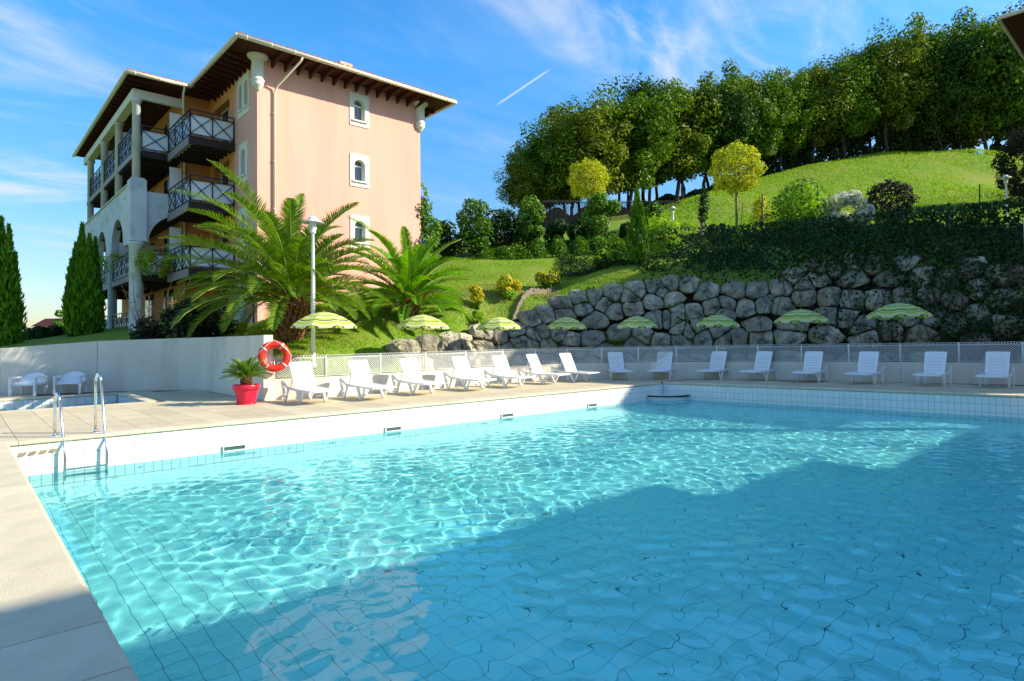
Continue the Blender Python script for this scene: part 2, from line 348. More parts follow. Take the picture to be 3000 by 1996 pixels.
def pdist(x, y, P, closed=True):
    x = np.asarray(x, float); y = np.asarray(y, float); d = np.full(x.shape, 1e9)
    for i in range(0 if closed else 1, len(P)):
        x1, y1 = P[i - 1]; x2, y2 = P[i]; dx, dy = x2 - x1, y2 - y1; L = dx * dx + dy * dy
        t = np.clip(((x - x1) * dx + (y - y1) * dy) / L, 0, 1); d = np.minimum(d, np.hypot(x - x1 - t * dx, y - y1 - t * dy))
    return d

# hillside heights: control points seen in the photograph (px, py, distance) plus anchors (x, y, z)
CT = [at(*q) for q in [(918, 1060, 17.8), (1000, 1030, 19), (1000, 985, 20.5), (1100, 975, 21.3), (862, 1000, 19.3), (640, 985, 22), (752, 952, 25.1), (820, 925, 24.6),
      (1200, 905, 24.6), (1300, 853, 27.5), (1400, 800, 30.5), (1500, 765, 33), (1350, 748, 35), (1750, 735, 34), (1620, 840, 28.8), (1740, 800, 30),
      (1500, 885, 26.2), (1400, 928, 24.8), (1230, 975, 22.8), (1850, 770, 31), (1950, 760, 31), (2100, 720, 33), (2240, 700, 33),
      (1950, 655, 40), (2150, 655, 40), (2450, 650, 39), (2700, 650, 38), (2950, 640, 37), (2060, 572, 48), (2200, 540, 52), (2400, 482, 57), (2600, 447, 60), (2850, 440, 60),
      (2950, 560, 46), (2600, 560, 48), (2300, 600, 45), (1960, 620, 50), (1800, 640, 52), (1600, 655, 55), (1500, 690, 50), (1380, 720, 48), (1250, 720, 50), (1700, 650, 64), (1950, 622, 64), (2200, 560, 66), (2400, 510, 68), (2600, 480, 72), (2850, 470, 72), (1500, 700, 62), (1400, 830, 29), (1500, 820, 29.3), (1300, 905, 25), (1600, 868, 27.6), (1450, 900, 25.8)]]
CT += [(16.5, 18.6, .45), (14, 18.3, .42), (12, 17.6, .42), (19, 17, .45), (21.2, 14.6, .5), (23.4, 11.6, .5), (24.6, 8.6, .55), (25.6, 5.6, .55), (26.3, 2.6, .6)]
CT += [tuple(at(*q)) for q in [(1353, 990, 23.2), (1531, 918, 25.8), (1658, 890, 26.4), (1800, 862, 26.6), (1930, 832, 26.8), (2133, 812, 27), (2390, 770, 27), (2600, 740, 26), (2800, 730, 25.5), (2990, 725, 25)]]
CT += [(3.5, 26, .9), (0, 27, .7), (-8, 29, .5), (7, 20, 1.2), (6.8, 24, 1.7), (6, 31, 2.0), (5, 36, 2.1), (5, 45, 2.0), (4, 60, 1.5), (12, 34, 3.8), (17.5, 26, 4.9), (17.5, 40, 5.0),
       (-20, 40, 0), (-30, 10, 0), (0, 80, 0), (-60, 60, -1), (-60, -40, -1), (0, -40, 0), (40, -40, 1), (34, -12, 1.5), (30, -3, 1), (36, 4, 5.2), (42, 0, 5), (50, -15, 6),
       (60, 60, 12), (75, 50, 14), (80, 20, 17), (60, 85, 8), (30, 90, 3), (100, 100, 12), (140, 20, 12), (120, -60, 5), (20, 60, 6), (66, 34, 15.5), (62, 10, 13), (56, 2, 9.5), (0, 140, -2), (-120, 120, -4)]
CT = np.array([tuple(c) for c in CT], float)
def _phi(r): return np.sqrt(r * r + 2.0)
_d = np.hypot(CT[:, None, 0] - CT[None, :, 0], CT[:, None, 1] - CT[None, :, 1]); _n = len(CT)
_A = np.zeros((_n + 3, _n + 3)); _A[:_n, :_n] = _phi(_d) + np.eye(_n) * -.02; _A[:_n, _n] = 1; _A[:_n, _n + 1:] = CT[:, :2]; _A[_n, :_n] = 1; _A[_n + 1:, :_n] = CT[:, :2].T
_wt = np.linalg.solve(_A, np.concatenate([CT[:, 2], [0, 0, 0]]))
def hill(x, y):
    x = np.asarray(x, float); y = np.asarray(y, float); z = _wt[_n] + _wt[_n + 1] * x + _wt[_n + 2] * y
    for i in range(_n): z = z + _wt[i] * _phi(np.hypot(x - CT[i, 0], y - CT[i, 1]))
    far = np.clip((np.hypot(x - 20, y - 30) - 90) / 120, 0, 1)
    return np.clip(z, -3, 23) * (1 - far) + far * -2
def ground(x, y):
    """height of the ground outside the walls"""
    z = hill(x, y); d = pdist(x, y, HIGH + POSTS, False); k = np.clip(d / 1.4, 0, 1)
    return (1 - k) * np.minimum(z, .42) + k * z
def gz(x, y): return float(ground(np.array([x]), np.array([y]))[0])
def on_ground(px, D, py0=900):
    """the ground point straight below a pixel column at distance D"""
    p = at(px, py0, D); return np.array([p[0], p[1], gz(p[0], p[1])])

fine = np.arange(-12, 46, .28); gx = np.concatenate([-12 - np.geomspace(1, 500, 22)[::-1], fine, 46 + np.geomspace(.6, 500, 34)])
fine = np.arange(-6, 44, .28); gy = np.concatenate([-6 - np.geomspace(1, 500, 20)[::-1], fine, 44 + np.geomspace(.6, 500, 34)])
X, Y = np.meshgrid(gx, gy); din = inpoly(X, Y, DECKPOLY); dd = pdist(X, Y, DECKPOLY)
Z = ground(X, Y); Z += .03 * np.sin(X * 1.7 + np.sin(Y * 1.3)) * np.sin(Y * 1.9 + .5) * (~din) * (dd > 1)
Z = np.where(din | (dd < .34), -.3, Z)
nr, nc = X.shape; I = np.arange(nr * nc).reshape(nr, nc)
F = np.stack([I[:-1, :-1], I[:-1, 1:], I[1:, 1:], I[1:, :-1]], -1).reshape(-1, 4)
allin = (din.ravel()[F]).all(1) & (dd.ravel()[F] > .3).all(1)
tag(link('ground', npmesh('ground', np.stack([X, Y, Z], -1).reshape(-1, 3), F[~allin], M['lawn'], True)), 'sloping lawn hillside rising behind the pool fence', kind='structure')

# ------------------------------------------------------------ deck, coping, pool basin, water
WZ = -.55; FLOOR = -1.55
def farx(y): return 18.02 + (12.35 - y) * .163          # the far side of the pool is a little skewed
deck = MB()
for lo, hi in [((-14, -9.2), (.3, 18.1)), ((-14, 18.1), (-6.2, 27)), ((-6.2, 22.75), (6.3, 27)), ((4.05, 18.1), (6.3, 22.75)), ((.3, 12.6), (26, 18.1)), ((.3, -9.2), (26, -7.2))]:
    deck.box((lo[0], lo[1], -.3), (hi[0], hi[1], -.03))
deck.prism([(farx(12.6) + .25, 12.6), (farx(-7.2) + .25, -7.2), (26, -7.2), (26, 12.6)], -.3, -.03)
deck_ob = tag(obj('pool_deck', deck, M['joint']), 'pale concrete slab paving round the pool', kind='structure')
sm = MB().box((-.5635 / 2, -.945, -.03), (.5635 / 2, .945, 0)).mesh('slab', M['deck'])
smn = MB().box((-.5635 / 2, -.945, -.03), (.5635 / 2, .945, 0)).mesh('slab', M['deck'])
PITCH_X = .5705; X0S = .752 - PITCH_X * 12
def slab(cx_, cy_, w, l):
    o = link('slab', sm, deck_ob); o.scale = (w / .5635, l / 1.89, 1); o.location = (cx_, cy_, 0); return o
nsl = 0
for r_, (ya, yb) in enumerate([(12.65, 14.45), (14.45, 16.35), (16.35, 18.02)]):
    for i in range(46):
        xa = X0S + i * PITCH_X; xc = xa + PITCH_X / 2; yc = (ya + yb) / 2
        cornerok = all(bool(inpoly(np.array([q]), np.array([w_]), DECKPOLY)[0]) for q in (xa + .02, xa + PITCH_X - .02) for w_ in (ya + .05, yb - .05))
        if cornerok: slab(xc, yc, PITCH_X - .008, yb - ya - .008); nsl += 1
        elif bool(inpoly(np.array([xc]), np.array([ya + .3]), DECKPOLY)[0]):      # cut slab against the wall
            y1 = ya + .3
            while all(bool(inpoly(np.array([q]), np.array([y1 + .1]), DECKPOLY)[0]) for q in (xa, xa + PITCH_X)) and y1 < yb: y1 += .1
            slab(xc, (ya + y1) / 2, PITCH_X - .008, y1 - ya); nsl += 1
for i in range(20):                                           # by the small pool and the white wall
    xa = 4.1 - PITCH_X * (16 - i); xc = xa + PITCH_X / 2
    for ya, yb in (([(18.02, 19.9), (19.9, 21.8), (21.8, 23.2)] if xc > 4.05 else [(22.75, 24.3)])):
        if all(bool(inpoly(np.array([q]), np.array([yb - .05]), DECKPOLY)[0]) for q in (xa, xa + PITCH_X)): slab(xc, (ya + yb) / 2, PITCH_X - .008, yb - ya - .008)
for j in range(18):                                           # beyond the far side: slabs follow the skewed edge
    for k in range(4):
        ya = 12.3 - j * .98; xa = farx(ya - .49) + .32 + k * 1.1
        if all(bool(inpoly(np.array([q]), np.array([w_]), DECKPOLY)[0]) for q in (xa, xa + 1.1) for w_ in (ya, ya - .95)):
            o = link('slab', sm, deck_ob); o.scale = (1.09 / .5635, .97 / 1.89, 1); o.location = (xa + .55, ya - .49, -.001)
for j in range(16):                                           # left of the pool, beyond the broad edge stones
    for k in range(3):
        o = link('slab', sm, deck_ob); o.scale = (.99 / .5635, .95 / 1.89, 1); o.location = (-.62 - k - .06, 12.15 - j * .96, -.001)

cop = MB(); cop_ob = None
def bull(w, l, name, h=.06):      # coping stone: width across the edge (nosing at +y side 0), length along x
    m = MB(); pr = [(-.03, -h + .015), (-.03, -.02), (-.02, -.006), (.0, 0), (w, 0), (w, -h), (-.018, -h)]
    m.extr(pr, lambda a, b, c: (c, a, b), -l / 2, l / 2); return m.mesh(name, M['coping'])
cb = MB(); cb.box((.3, 12.36, -.3), (18.6, 12.63, -.062)); cb.box((.0, -7, -.3), (.55, 12.36, -.062))
coping = tag(obj('coping', cb, M['joint']), 'pale stone coping with rounded nosing along the pool edge', kind='structure')
cs = bull(.28, PITCH_X - .006, 'coping_stone')
for i in range(31):
    o = link('coping_stone', cs, coping); o.location = (.752 - PITCH_X / 2 + PITCH_X * i, 12.35, .002)
cf = bull(.28, .62, 'coping_stone'); ang = math.atan2(-1, .163)
for j in range(31):
    y = 12.05 - j * .6195; o = link('coping_stone', cf, coping); o.location = (farx(y), y, .002); o.rotation_euler = (0, 0, ang)
cn = bull(.62, .632, 'coping_stone', .07)
for j in range(27):
    o = link('coping_stone', cn, coping); o.location = (.60, 12.34 - .31 - j * .6405 - .012, .003); o.rotation_euler = (0, 0, math.pi / 2)

bas = MB()
bas.box((.35, 12.362, -2.1), (20, 12.6, -.064)); bas.box((.3, -7.2, -2.1), (.595, 12.36, -.066)); bas.box((.3, -7.3, -2.1), (22, -7.0, -.066))
bas.prism([(farx(12.5) + .012, 12.5), (farx(-7.2) + .012, -7.2), (farx(-7.2) + .3, -7.2), (farx(12.5) + .3, 12.5)], -2.1, -.066)
bas.k = 1; bas.box((.3, -7.2, -2.1), (22, 12.5, FLOOR - .008))
basin = tag(obj('pool_basin', bas, [M['wgrout'], M['grout']]), 'white tiled walls and pale blue tiled floor of the pool', kind='structure')
TW = PITCH_X / 4
wt_ = MB().box((-TW / 2 + .003, -.011, -.097), (TW / 2 - .003, .0, .097)).mesh('wall_tile', M['tile'])
stw = MB(); cnt = 0
for row, zc_ in enumerate([-.165, -.365, -.565, -.765, -.965, -1.165, -1.365]):
    for i in range(126):
        xc = .752 - PITCH_X + TW * (i + .5)
        if xc < .62 or xc > 18.06: continue
        if row < 2 and i < 112:
            o = link('wall_tile', wt_, basin); o.location = (xc, 12.362 - .002 * random.random(), zc_); cnt += 1
        else: stw.box((xc - TW / 2 + .003, 12.351, zc_ - .097), (xc + TW / 2 - .003, 12.362, zc_ + .097))
    for j in range(118):
        y = 12.35 - TW * (j + .5) * .987; x = farx(y) + .012; uy = np.array([.163, -1]) / math.hypot(.163, 1)
        if row < 2 and 12 < j < 46 + 22 * (row == 0):
            o = link('wall_tile', wt_, basin); o.location = (x, y, zc_); o.rotation_euler = (0, 0, ang); cnt += 1
        else: stw.obox((x - .005, y, zc_), (uy[0] * (TW / 2 - .003), uy[1] * (TW / 2 - .003), 0), (.0055, .0009, 0), (0, 0, .097))
o = obj('wall_tiles', stw, M['tile'], basin, kind='stuff'); o.location = (0, 0, 0)
ft_ = MB().box((-.0978, -.0978, -.008), (.0978, .0978, 0)).mesh('floor_tile', M['floor_tile'])
cells = []
for i in range(106):
    for j in range(97):
        x = .7 + i * .2; y = 12.25 - j * .2
        if x < farx(y) + .1 and y > -6.9: cells.append((math.hypot(x, y) + (0 if (CW @ (np.array([x, y, FLOOR]) - EYE))[2] > 2.8 and abs(ray(1500, 1)[0]) < 99 and (.742 * x - .67 * y) < .9 * (.67 * x + .742 * y) + 1 else 50), x, y))
cells.sort(); sf = MB()
for k, (_, x, y) in enumerate(cells):
    if k < 300: o = link('floor_tile', ft_, basin); o.location = (x, y, FLOOR)
    else: sf.box((x - .0978, y - .0978, FLOOR - .008), (x + .0978, y + .0978, FLOOR))
o = obj('floor_tiles', sf, M['floor_tile'], basin, kind='stuff')
# corner steps with a round black-edged top, overflow slots and skimmer mouths
cx0, cy0 = 18.05, 12.36; st = MB(); a0, a1 = math.pi, 1.5 * math.pi + .16
def quarter(mb, r, z0, z1, n=14):
    P = [(cx0, cy0)] + [(cx0 + r * math.cos(a0 + (a1 - a0) * k / n), cy0 + r * math.sin(a0 + (a1 - a0) * k / n)) for k in range(n + 1)]
    mb.prism(P, z0, z1)
for r_, z1 in ((1.45, -.78), (1.95, -1.05), (2.45, -1.3)): quarter(st, r_, FLOOR, z1)
obj('underwater_step', st, M['tile'], basin)
st = MB(); quarter(st, .92, FLOOR, -.43); s_ = obj('corner_step', st, M['tile'], basin)
rim = MB(); n = 14
for k in range(n):
    t0, t1 = a0 + (a1 - a0) * k / n, a0 + (a1 - a0) * (k + 1) / n
    rim.prism([(cx0 + r_ * math.cos(t), cy0 + r_ * math.sin(t)) for r_, t in ((.80, t0), (.955, t0), (.955, t1), (.80, t1))], -.432, -.395)
obj('black_nosing', rim, M['black'], s_)
top = MB(); quarter(top, .79, -.43, -.405); obj('step_top', top, M['tile'], s_)
tl = MB()
for k in range(12):
    t0, t1 = a0 + (a1 - a0) * (k + .06) / 12, a0 + (a1 - a0) * (k + .94) / 12
    tl.prism([(cx0 + r_ * math.cos(t), cy0 + r_ * math.sin(t)) for r_, t in ((.91, t0), (.93, t0), (.93, t1), (.91, t1))], -.62, -.44)
obj('riser_tiles', tl, M['tile'], s_, kind='stuff')
for x in (3.96, 7.42, 10.88, 14.3):
    m = MB(); w, z0, z1 = .21, -.525, -.455
    m.box((x - w, 12.318, z1), (x + w, 12.352, z1 + .022)); m.box((x - w, 12.318, z0 - .02), (x + w, 12.352, z0)); m.box((x - w, 12.318, z0), (x - w + .02, 12.352, z1)); m.box((x + w - .02, 12.318, z0), (x + w, 12.352, z1))
    q = obj('skimmer', m, M['tile'], basin); obj('skimmer_mouth', MB().box((x - w + .02, 12.338, z0), (x + w - .02, 12.35, z1)), mat('skimmer_opening_shade', (.05, .10, .09), .5), q)  # mouth is a flat dark plate, coloured as the shade inside the opening
for k in range(4):
    x = .80 + k * .13; m = MB(); m.obox((x, 12.343, -.2 + .004 * k), (.045, 0, .0), (0, .008, 0), (.02, 0, .028)); obj('overflow_slot', m, M['wood'], basin)

# water: short crossing waves over the whole surface
def water_mesh(x0, x1, y0, y1, step, z, amp, seed, bump=True):
    g = np.random.default_rng(seed); xs = np.arange(x0, x1 + step, step); ys = np.arange(y0, y1 + step, step); X, Y = np.meshgrid(xs, ys); Z = np.zeros_like(X)
    wx = X + .10 * np.sin(Y * 2.1 + .6 * np.sin(X * .9)); wy = Y + .10 * np.sin(X * 2.3 + .8 * np.sin(Y * 1.1))
    for i in range(70):
        th = g.uniform(0, 2 * math.pi); L = g.uniform(.09, .42) if i > 5 else g.uniform(.7, 1.5); A = amp * L ** 1.9 * (1 if i > 5 else .22)
        Z += A * np.sin(2 * math.pi * (wx * math.cos(th) + wy * math.sin(th)) / L + g.uniform(0, 6.3))
    mod = .55 + .45 * np.sin(X * .35 + .8) * np.sin(Y * .42 + 1.2 + .3 * np.sin(X * .5)); edge = np.clip(np.minimum.reduce([12.36 - Y, X - .55]) / 2.2, .25, 1)
    Z = Z * (.75 + .45 * mod) * edge * (1 + .8 * np.clip(((X - Y) * .707 - 1.7 * ((X + Y) * .707 - 7.5) - 1.0) / 4, 0, 1) * np.clip((13 - (X + Y) * .707) / 2, 0, 1)) + z; n, m = X.shape; I = np.arange(n * m).reshape(n, m)
    F = np.stack([I[:-1, :-1], I[:-1, 1:], I[1:, 1:], I[1:, :-1]], -1).reshape(-1, 4)
    return npmesh('pool_water', np.stack([X, Y, Z], -1).reshape(-1, 3), F, M['water'], True)
wm = bpy.data.materials.new('pool_water'); wm.use_nodes = True; n, l = nodes(wm); n.remove(n['Principled BSDF'])
gl = n.new('ShaderNodeBsdfGlass'); gl.inputs['Roughness'].default_value = 0; gl.inputs['IOR'].default_value = 1.333; gl.inputs[0].default_value = (.60, .95, 1.0, 1)
l.new(gl.outputs[0], n['Material Output'].inputs[0]); M['water'] = wm
w = link('pool_water', water_mesh(.56, 21.4, -7.1, 12.37, .031, WZ, .0038, 3)); tag(w, 'clear rippled turquoise pool water', kind='structure'); w.cycles.is_caustics_caster = True
for o in [basin, coping] + [c for c in basin.children] + [g for c in basin.children for g in c.children]: o.cycles.is_caustics_receiver = True

# small pool on the left
b2 = MB(); b2.box((-6.1, 22.36, -1.2), (4.0, 22.7, -.05)); b2.box((3.75, 18.2, -1.2), (4.0, 22.36, -.05)); b2.box((-6.1, 18.15, -1.2), (4.0, 18.4, -.05)); b2.box((-6.2, 18.2, -1.2), (-6, 22.7, -.05)); b2.box((-6.1, 18.2, -1.2), (4, 22.7, -.85))
basin2 = tag(obj('paddling_pool_basin', b2, M['wgrout']), 'tiled basin of the small pool by the white wall', kind='structure')
t2 = MB().box((-.1, -.011, -.11), (.1, 0, .11)).mesh('wall_tile', M['tile'])
for i in range(28):
    for zc_ in (-.165, -.39, -.615): o = link('wall_tile', t2, basin2); o.location = (3.63 - i * .206, 22.36, zc_)
for j in range(18):
    for zc_ in (-.165, -.39, -.615): o = link('wall_tile', t2, basin2); o.location = (3.75, 22.2 - j * .206, zc_); o.rotation_euler = (0, 0, math.pi * 1.5)
cp2 = MB(); cp2.box((-6.2, 22.38, -.06), (4.02, 22.7, -.05)); coping2 = tag(obj('paddling_pool_coping', cp2, M['joint']), 'pale coping round the small pool', kind='structure')
c2 = bull(.3, .8, 'coping_stone')
for i in range(12): o = link('coping_stone', c2, coping2); o.location = (3.36 - i * .806, 22.36, .003)
for j in range(5): o = link('coping_stone', c2, coping2); o.location = (3.75, 22.0 - j * .806, .0035); o.rotation_euler = (0, 0, -math.pi / 2)
for i in range(12): o = link('coping_stone', c2, coping2); o.location = (3.36 - i * .806, 18.38, .004); o.rotation_euler = (0, 0, math.pi)
w2 = link('paddling_pool_water', water_mesh(-6, 3.78, 18.38, 22.37, .06, -.3, .003, 9)); tag(w2, 'still pale water of the small pool', kind='structure'); w2.cycles.is_caustics_caster = True
for o in [basin2] + list(basin2.children): o.cycles.is_caustics_receiver = True

# ------------------------------------------------------------ walls round the deck
def wall_strip(mb, P, zs, t, z0=-.1, side=1):
    """wall of thickness t behind the line P (side +1: to the left of the walking direction), top heights zs"""
    P = [np.array(p, float) for p in P]; nrm = []
    for i in range(len(P)):
        d = P[min(i + 1, len(P) - 1)] - P[max(i - 1, 0)]; d /= np.linalg.norm(d); nrm.append(side * np.array([-d[1], d[0]]))
    vs_ = []
    for p, n_, z in zip(P, nrm, zs):
        b = p + n_ * t; vs_ += [(p[0], p[1], z0), (p[0], p[1], z), (b[0], b[1], z), (b[0], b[1], z0)]
    fs = []; k = len(P)
    for i in range(k - 1):
        a, b = 4 * i, 4 * i + 4; fs += [(a, a + 1, b + 1, b), (a + 1, a + 2, b + 2, b + 1), (a + 2, a + 3, b + 3, b + 2)]
    fs += [(3, 2, 1, 0), (4 * k - 4, 4 * k - 3, 4 * k - 2, 4 * k - 1)]; mb.add(vs_, fs)
w = thing('curved_wall', 'tall white rendered wall curving behind the small pool, ending at the lifebuoy', 'wall', (3.45, 23.95, 0))
cuts = [0, 2, 3, 7, 9]           # panels between the visible vertical joints
Pm = HIGH
for a, b in zip(cuts[:-1], cuts[1:]):
    mb = MB(); P_, Z_ = [list(p) for p in Pm[a:b + 1]], HIGHZ[a:b + 1]
    d = np.array(P_[-1]) - np.array(P_[-2]); 
    if b != cuts[-1]: P_[-1] = list(np.array(P_[-1]) - d / np.linalg.norm(d) * .012)
    wall_strip(mb, P_, Z_, .235, -.1, 1); obj('wall_panel', mb, M['white_wall'], w)
mb = MB(); mb.box((5.90, 16.3, 1.05), (6.0, 16.34, 1.1)); obj('wall_ledge', MB().box((5.93, 16.215, -.05), (6.2, 16.33, .545)), M['white_wall'], w)
lw = thing('low_wall', 'low white rendered wall carrying the wire fence round the pool deck', 'wall', (6.24, 16.31, 0))
LP = [(5.985, 16.33)] + POSTS; LZ = [.54] + LOWH
for a, b in zip(range(0, 20, 4), range(4, 24, 4)):
    P_ = [list(p) for p in LP[a:b + 1]]; d = np.array(P_[-1]) - np.array(P_[-2]); P_[-1] = list(np.array(P_[-1]) - d / np.linalg.norm(d) * .008)
    mb = MB(); wall_strip(mb, P_, [z - .005 for z in LZ[a:b + 1]], .22, -.1, 1); obj('wall_panel', mb, M['white_wall'], lw)
mb = MB(); wall_strip(mb, [(x + .0, y - .0) for x, y in LP], [z + .012 for z in LZ], .23, .50, 1)

# ------------------------------------------------------------ wire fence on the low wall
FT = [1.15, 1.15, 1.155, 1.16, 1.165, 1.17, 1.18, 1.185, 1.19, 1.20, 1.21, 1.22, 1.23, 1.24, 1.25, 1.26, 1.27, 1.285, 1.29, 1.29]
def off(i, d):
    P = [np.array(p, float) for p in POSTS]; t = P[min(i + 1, len(P) - 1)] - P[max(i - 1, 0)]; t /= np.linalg.norm(t); return P[i] + d * np.array([-t[1], t[0]])
FP = [off(i, .11) for i in range(len(POSTS))]
fence = thing('wire_fence', 'white wire mesh fence with scalloped top on the low wall behind the loungers', 'fence', (FP[0][0], FP[0][1], .54))
for p, z0, z1 in zip(FP, LOWH, FT): obj('post', MB().tube([(p[0], p[1], z0 - .05), (p[0], p[1], z1 - .02)], .026, 8), M['white_paint'], fence, True)
mb = MB()
for i in range(len(FP) - 1): mb.tube([(*FP[i], FT[i] - .075), (*FP[i + 1], FT[i + 1] - .075)], .011, 6)
obj('top_rail', mb, M['white_paint'], fence, True)
mb = MB()
for i in range(len(FP) - 1): mb.tube([(*FP[i], LOWH[i] + .03), (*FP[i + 1], LOWH[i + 1] + .03)], .008, 5)
obj('bottom_rail', mb, M['white_paint'], fence, True)
mb = MB(); cum = [0]
for i in range(len(FP) - 1): cum.append(cum[-1] + np.linalg.norm(FP[i + 1] - FP[i]))
def fp(u):
    u = min(max(u, 0), cum[-1] - 1e-6); i = int(np.searchsorted(cum, u, 'right')) - 1; t = (u - cum[i]) / (cum[i + 1] - cum[i])
    p = FP[i] + t * (FP[i + 1] - FP[i]); return p, LOWH[i] + t * (LOWH[i + 1] - LOWH[i]) + .03, FT[i] + t * (FT[i + 1] - FT[i]) - .075
def wire(pts, r=.0066):
    n = len(pts); pts = [np.array(p) for p in pts]; vs_ = []
    for i, p in enumerate(pts):
        d = pts[min(i + 1, n - 1)] - pts[max(i - 1, 0)]; d /= np.linalg.norm(d); s = np.cross(d, (0, 0, 1.)); k = np.linalg.norm(s)
        s = s / k if k > .1 else np.array([1., 0, 0]); q = np.cross(d, s); vs_ += [p + r * s, p - r * .5 * s + r * .87 * q, p - r * .5 * s - r * .87 * q]
    mb.add(vs_, [(3 * i + k, 3 * i + (k + 1) % 3, 3 * i + 3 + (k + 1) % 3, 3 * i + 3 + k) for i in range(n - 1) for k in range(3)])
DW = .075; u = -.6
while u < cum[-1]:
    for sgn in (1, -1):
        a, b = (u, u + .62) if sgn > 0 else (u + .62, u)
        pts = []
        for k in range(5):
            t = k / 4; uu = a + (b - a) * t
            if uu < 0 or uu > cum[-1]: continue
            p, z0, z1 = fp(uu); pts.append((p[0], p[1], z0 + (z1 - z0) * t))
        if len(pts) > 1: wire(pts)
    if u > 0:
        pts = []
        for k in range(7):
            t = math.pi * k / 6; p, z0, z1 = fp(u + DW * .7 * (1 - math.cos(t)) - .02); pts.append((p[0], p[1], z1 + .075 * math.sin(t)))
        wire(pts, .0085)
    u += DW
obj('wire_mesh', mb, M['white_paint'], fence, kind='stuff')

# ------------------------------------------------------------ parasols standing at every second fence post
def canopy_mat():
    m = bpy.data.materials.new('striped_canvas'); m.use_nodes = True; n, l = nodes(m); p = n['Principled BSDF']; p.inputs['Roughness'].default_value = .8
    tc = n.new('ShaderNodeTexCoord'); s = n.new('ShaderNodeSeparateXYZ'); l.new(tc.outputs['Object'], s.inputs[0])
    a = n.new('ShaderNodeMath'); a.operation = 'POWER'; a.inputs[1].default_value = 2; l.new(s.outputs[0], a.inputs[0])
    b = n.new('ShaderNodeMath'); b.operation = 'POWER'; b.inputs[1].default_value = 2; l.new(s.outputs[1], b.inputs[0])
    c = n.new('ShaderNodeMath'); c.operation = 'ADD'; l.new(a.outputs[0], c.inputs[0]); l.new(b.outputs[0], c.inputs[1])
    d = n.new('ShaderNodeMath'); d.operation = 'SQRT'; l.new(c.outputs[0], d.inputs[0])
    r = n.new('ShaderNodeValToRGB'); r.color_ramp.interpolation = 'CONSTANT'; e = r.color_ramp.elements
    G, W_, K = (.52, .72, .02, 1), (.80, .84, .40, 1), (.08, .08, .14, 1)
    st = [(0, G), (.10, W_), (.20, G), (.265, K), (.28, W_), (.40, G), (.47, K), (.485, W_), (.60, G), (.67, K), (.70, W_), (.74, G), (.80, W_), (.885, K), (.90, G)]
    e[0].position, e[0].color = st[0]; e[1].position, e[1].color = st[1]
    for q in st[2:]: x = e.new(q[0]); x.color = q[1]
    l.new(d.outputs[0], r.inputs[0]); l.new(r.outputs[0], p.inputs['Base Color'])
    t = n.new('ShaderNodeBsdfTranslucent'); l.new(r.outputs[0], t.inputs[0]); mx = n.new('ShaderNodeMixShader'); mx.inputs[0].default_value = .4
    l.new(p.outputs[0], mx.inputs[1]); l.new(t.outputs[0], mx.inputs[2]); l.new(mx.outputs[0], n['Material Output'].inputs[0]); return m
M['canvas'] = canopy_mat()
um = thing('parasol', '', 'parasol', (0, 0, 0), local=True, group='striped parasols along the fence')
mb = MB(); vs_ = []; fs = []; NS = 8; SUB = 6; prof = [(0.0, .47), (.12, .46), (.3, .415), (.5, .325), (.68, .215), (.82, .105), (.92, .0)]
K = NS * SUB
for i, (r_, z) in enumerate(prof):
    for k in range(K):
        t = 2 * math.pi * k / K; f = (k % SUB) / SUB; sag = math.sin(math.pi * f); rr = r_ * (1 - .055 * sag); zz = z - .018 * sag * (r_ / .9) ** 1.5
        vs_.append((rr * math.cos(t), rr * math.sin(t), zz))
for k in range(K):
    t = 2 * math.pi * k / K; f = (k % SUB) / SUB; sag = math.sin(math.pi * f); rr = .925 * (1 - .055 * sag); vs_.append((rr * math.cos(t), rr * math.sin(t), -.055 - .012 * sag - .008 * math.sin(5 * t)))
for i in range(len(prof)):
    for k in range(K): fs.append((i * K + k, (i + 1) * K + k, (i + 1) * K + (k + 1) % K, i * K + (k + 1) % K))
mb.add(vs_, fs); can = obj('canopy', mb, M['canvas'], um, False, loc=(0, 0, 1.93))
tip = obj('finial', MB().lathe([(.012, 0), (.02, .01), (.008, .05), (0.001, .07)], 8, (0, 0, .465)), M['canvas'], can, True)
obj('pole', MB().tube([(0, 0, 0), (0, 0, 2.36)], .014, 8), M['wood'], um, True)
for k in range(8):
    t = 2 * math.pi * k / 8; obj('rib', MB().tube([(.02 * math.cos(t), .02 * math.sin(t), 2.36), (.5 * math.cos(t), .5 * math.sin(t), 2.21), (.90 * math.cos(t), .90 * math.sin(t), 1.915)], .006, 4), M['white_paint'], um)
UM = [(1, 1.0, 0, .0, 'pale striped parasol in front of the lamp post by the big palm', (.01, .0)), (3, .93, 0, .3, 'sunlit striped parasol in front of the smaller palm', (.0, .02)),
      (5, .88, 0, .15, 'striped parasol before the first stacked boulders, half sunlit', (-.02, .0)), (7, .88, 0, .4, 'last parasol with a sunlit canopy, right of three sunny ones', (.02, .01)),
      (9, .86, 0, .1, 'shaded parasol above the gap between the two rows of loungers', (.0, -.02)), (11, .88, 0, .55, 'shaded striped parasol with a dipping front edge', (.03, .02)),
      (13, 1.0, 0, .2, 'shaded parasol second from the right end of the row', (.0, .0)), (15, 1.06, 0, .35, 'rightmost and largest looking striped parasol before the ivy', (-.01, .02))]
um0 = um
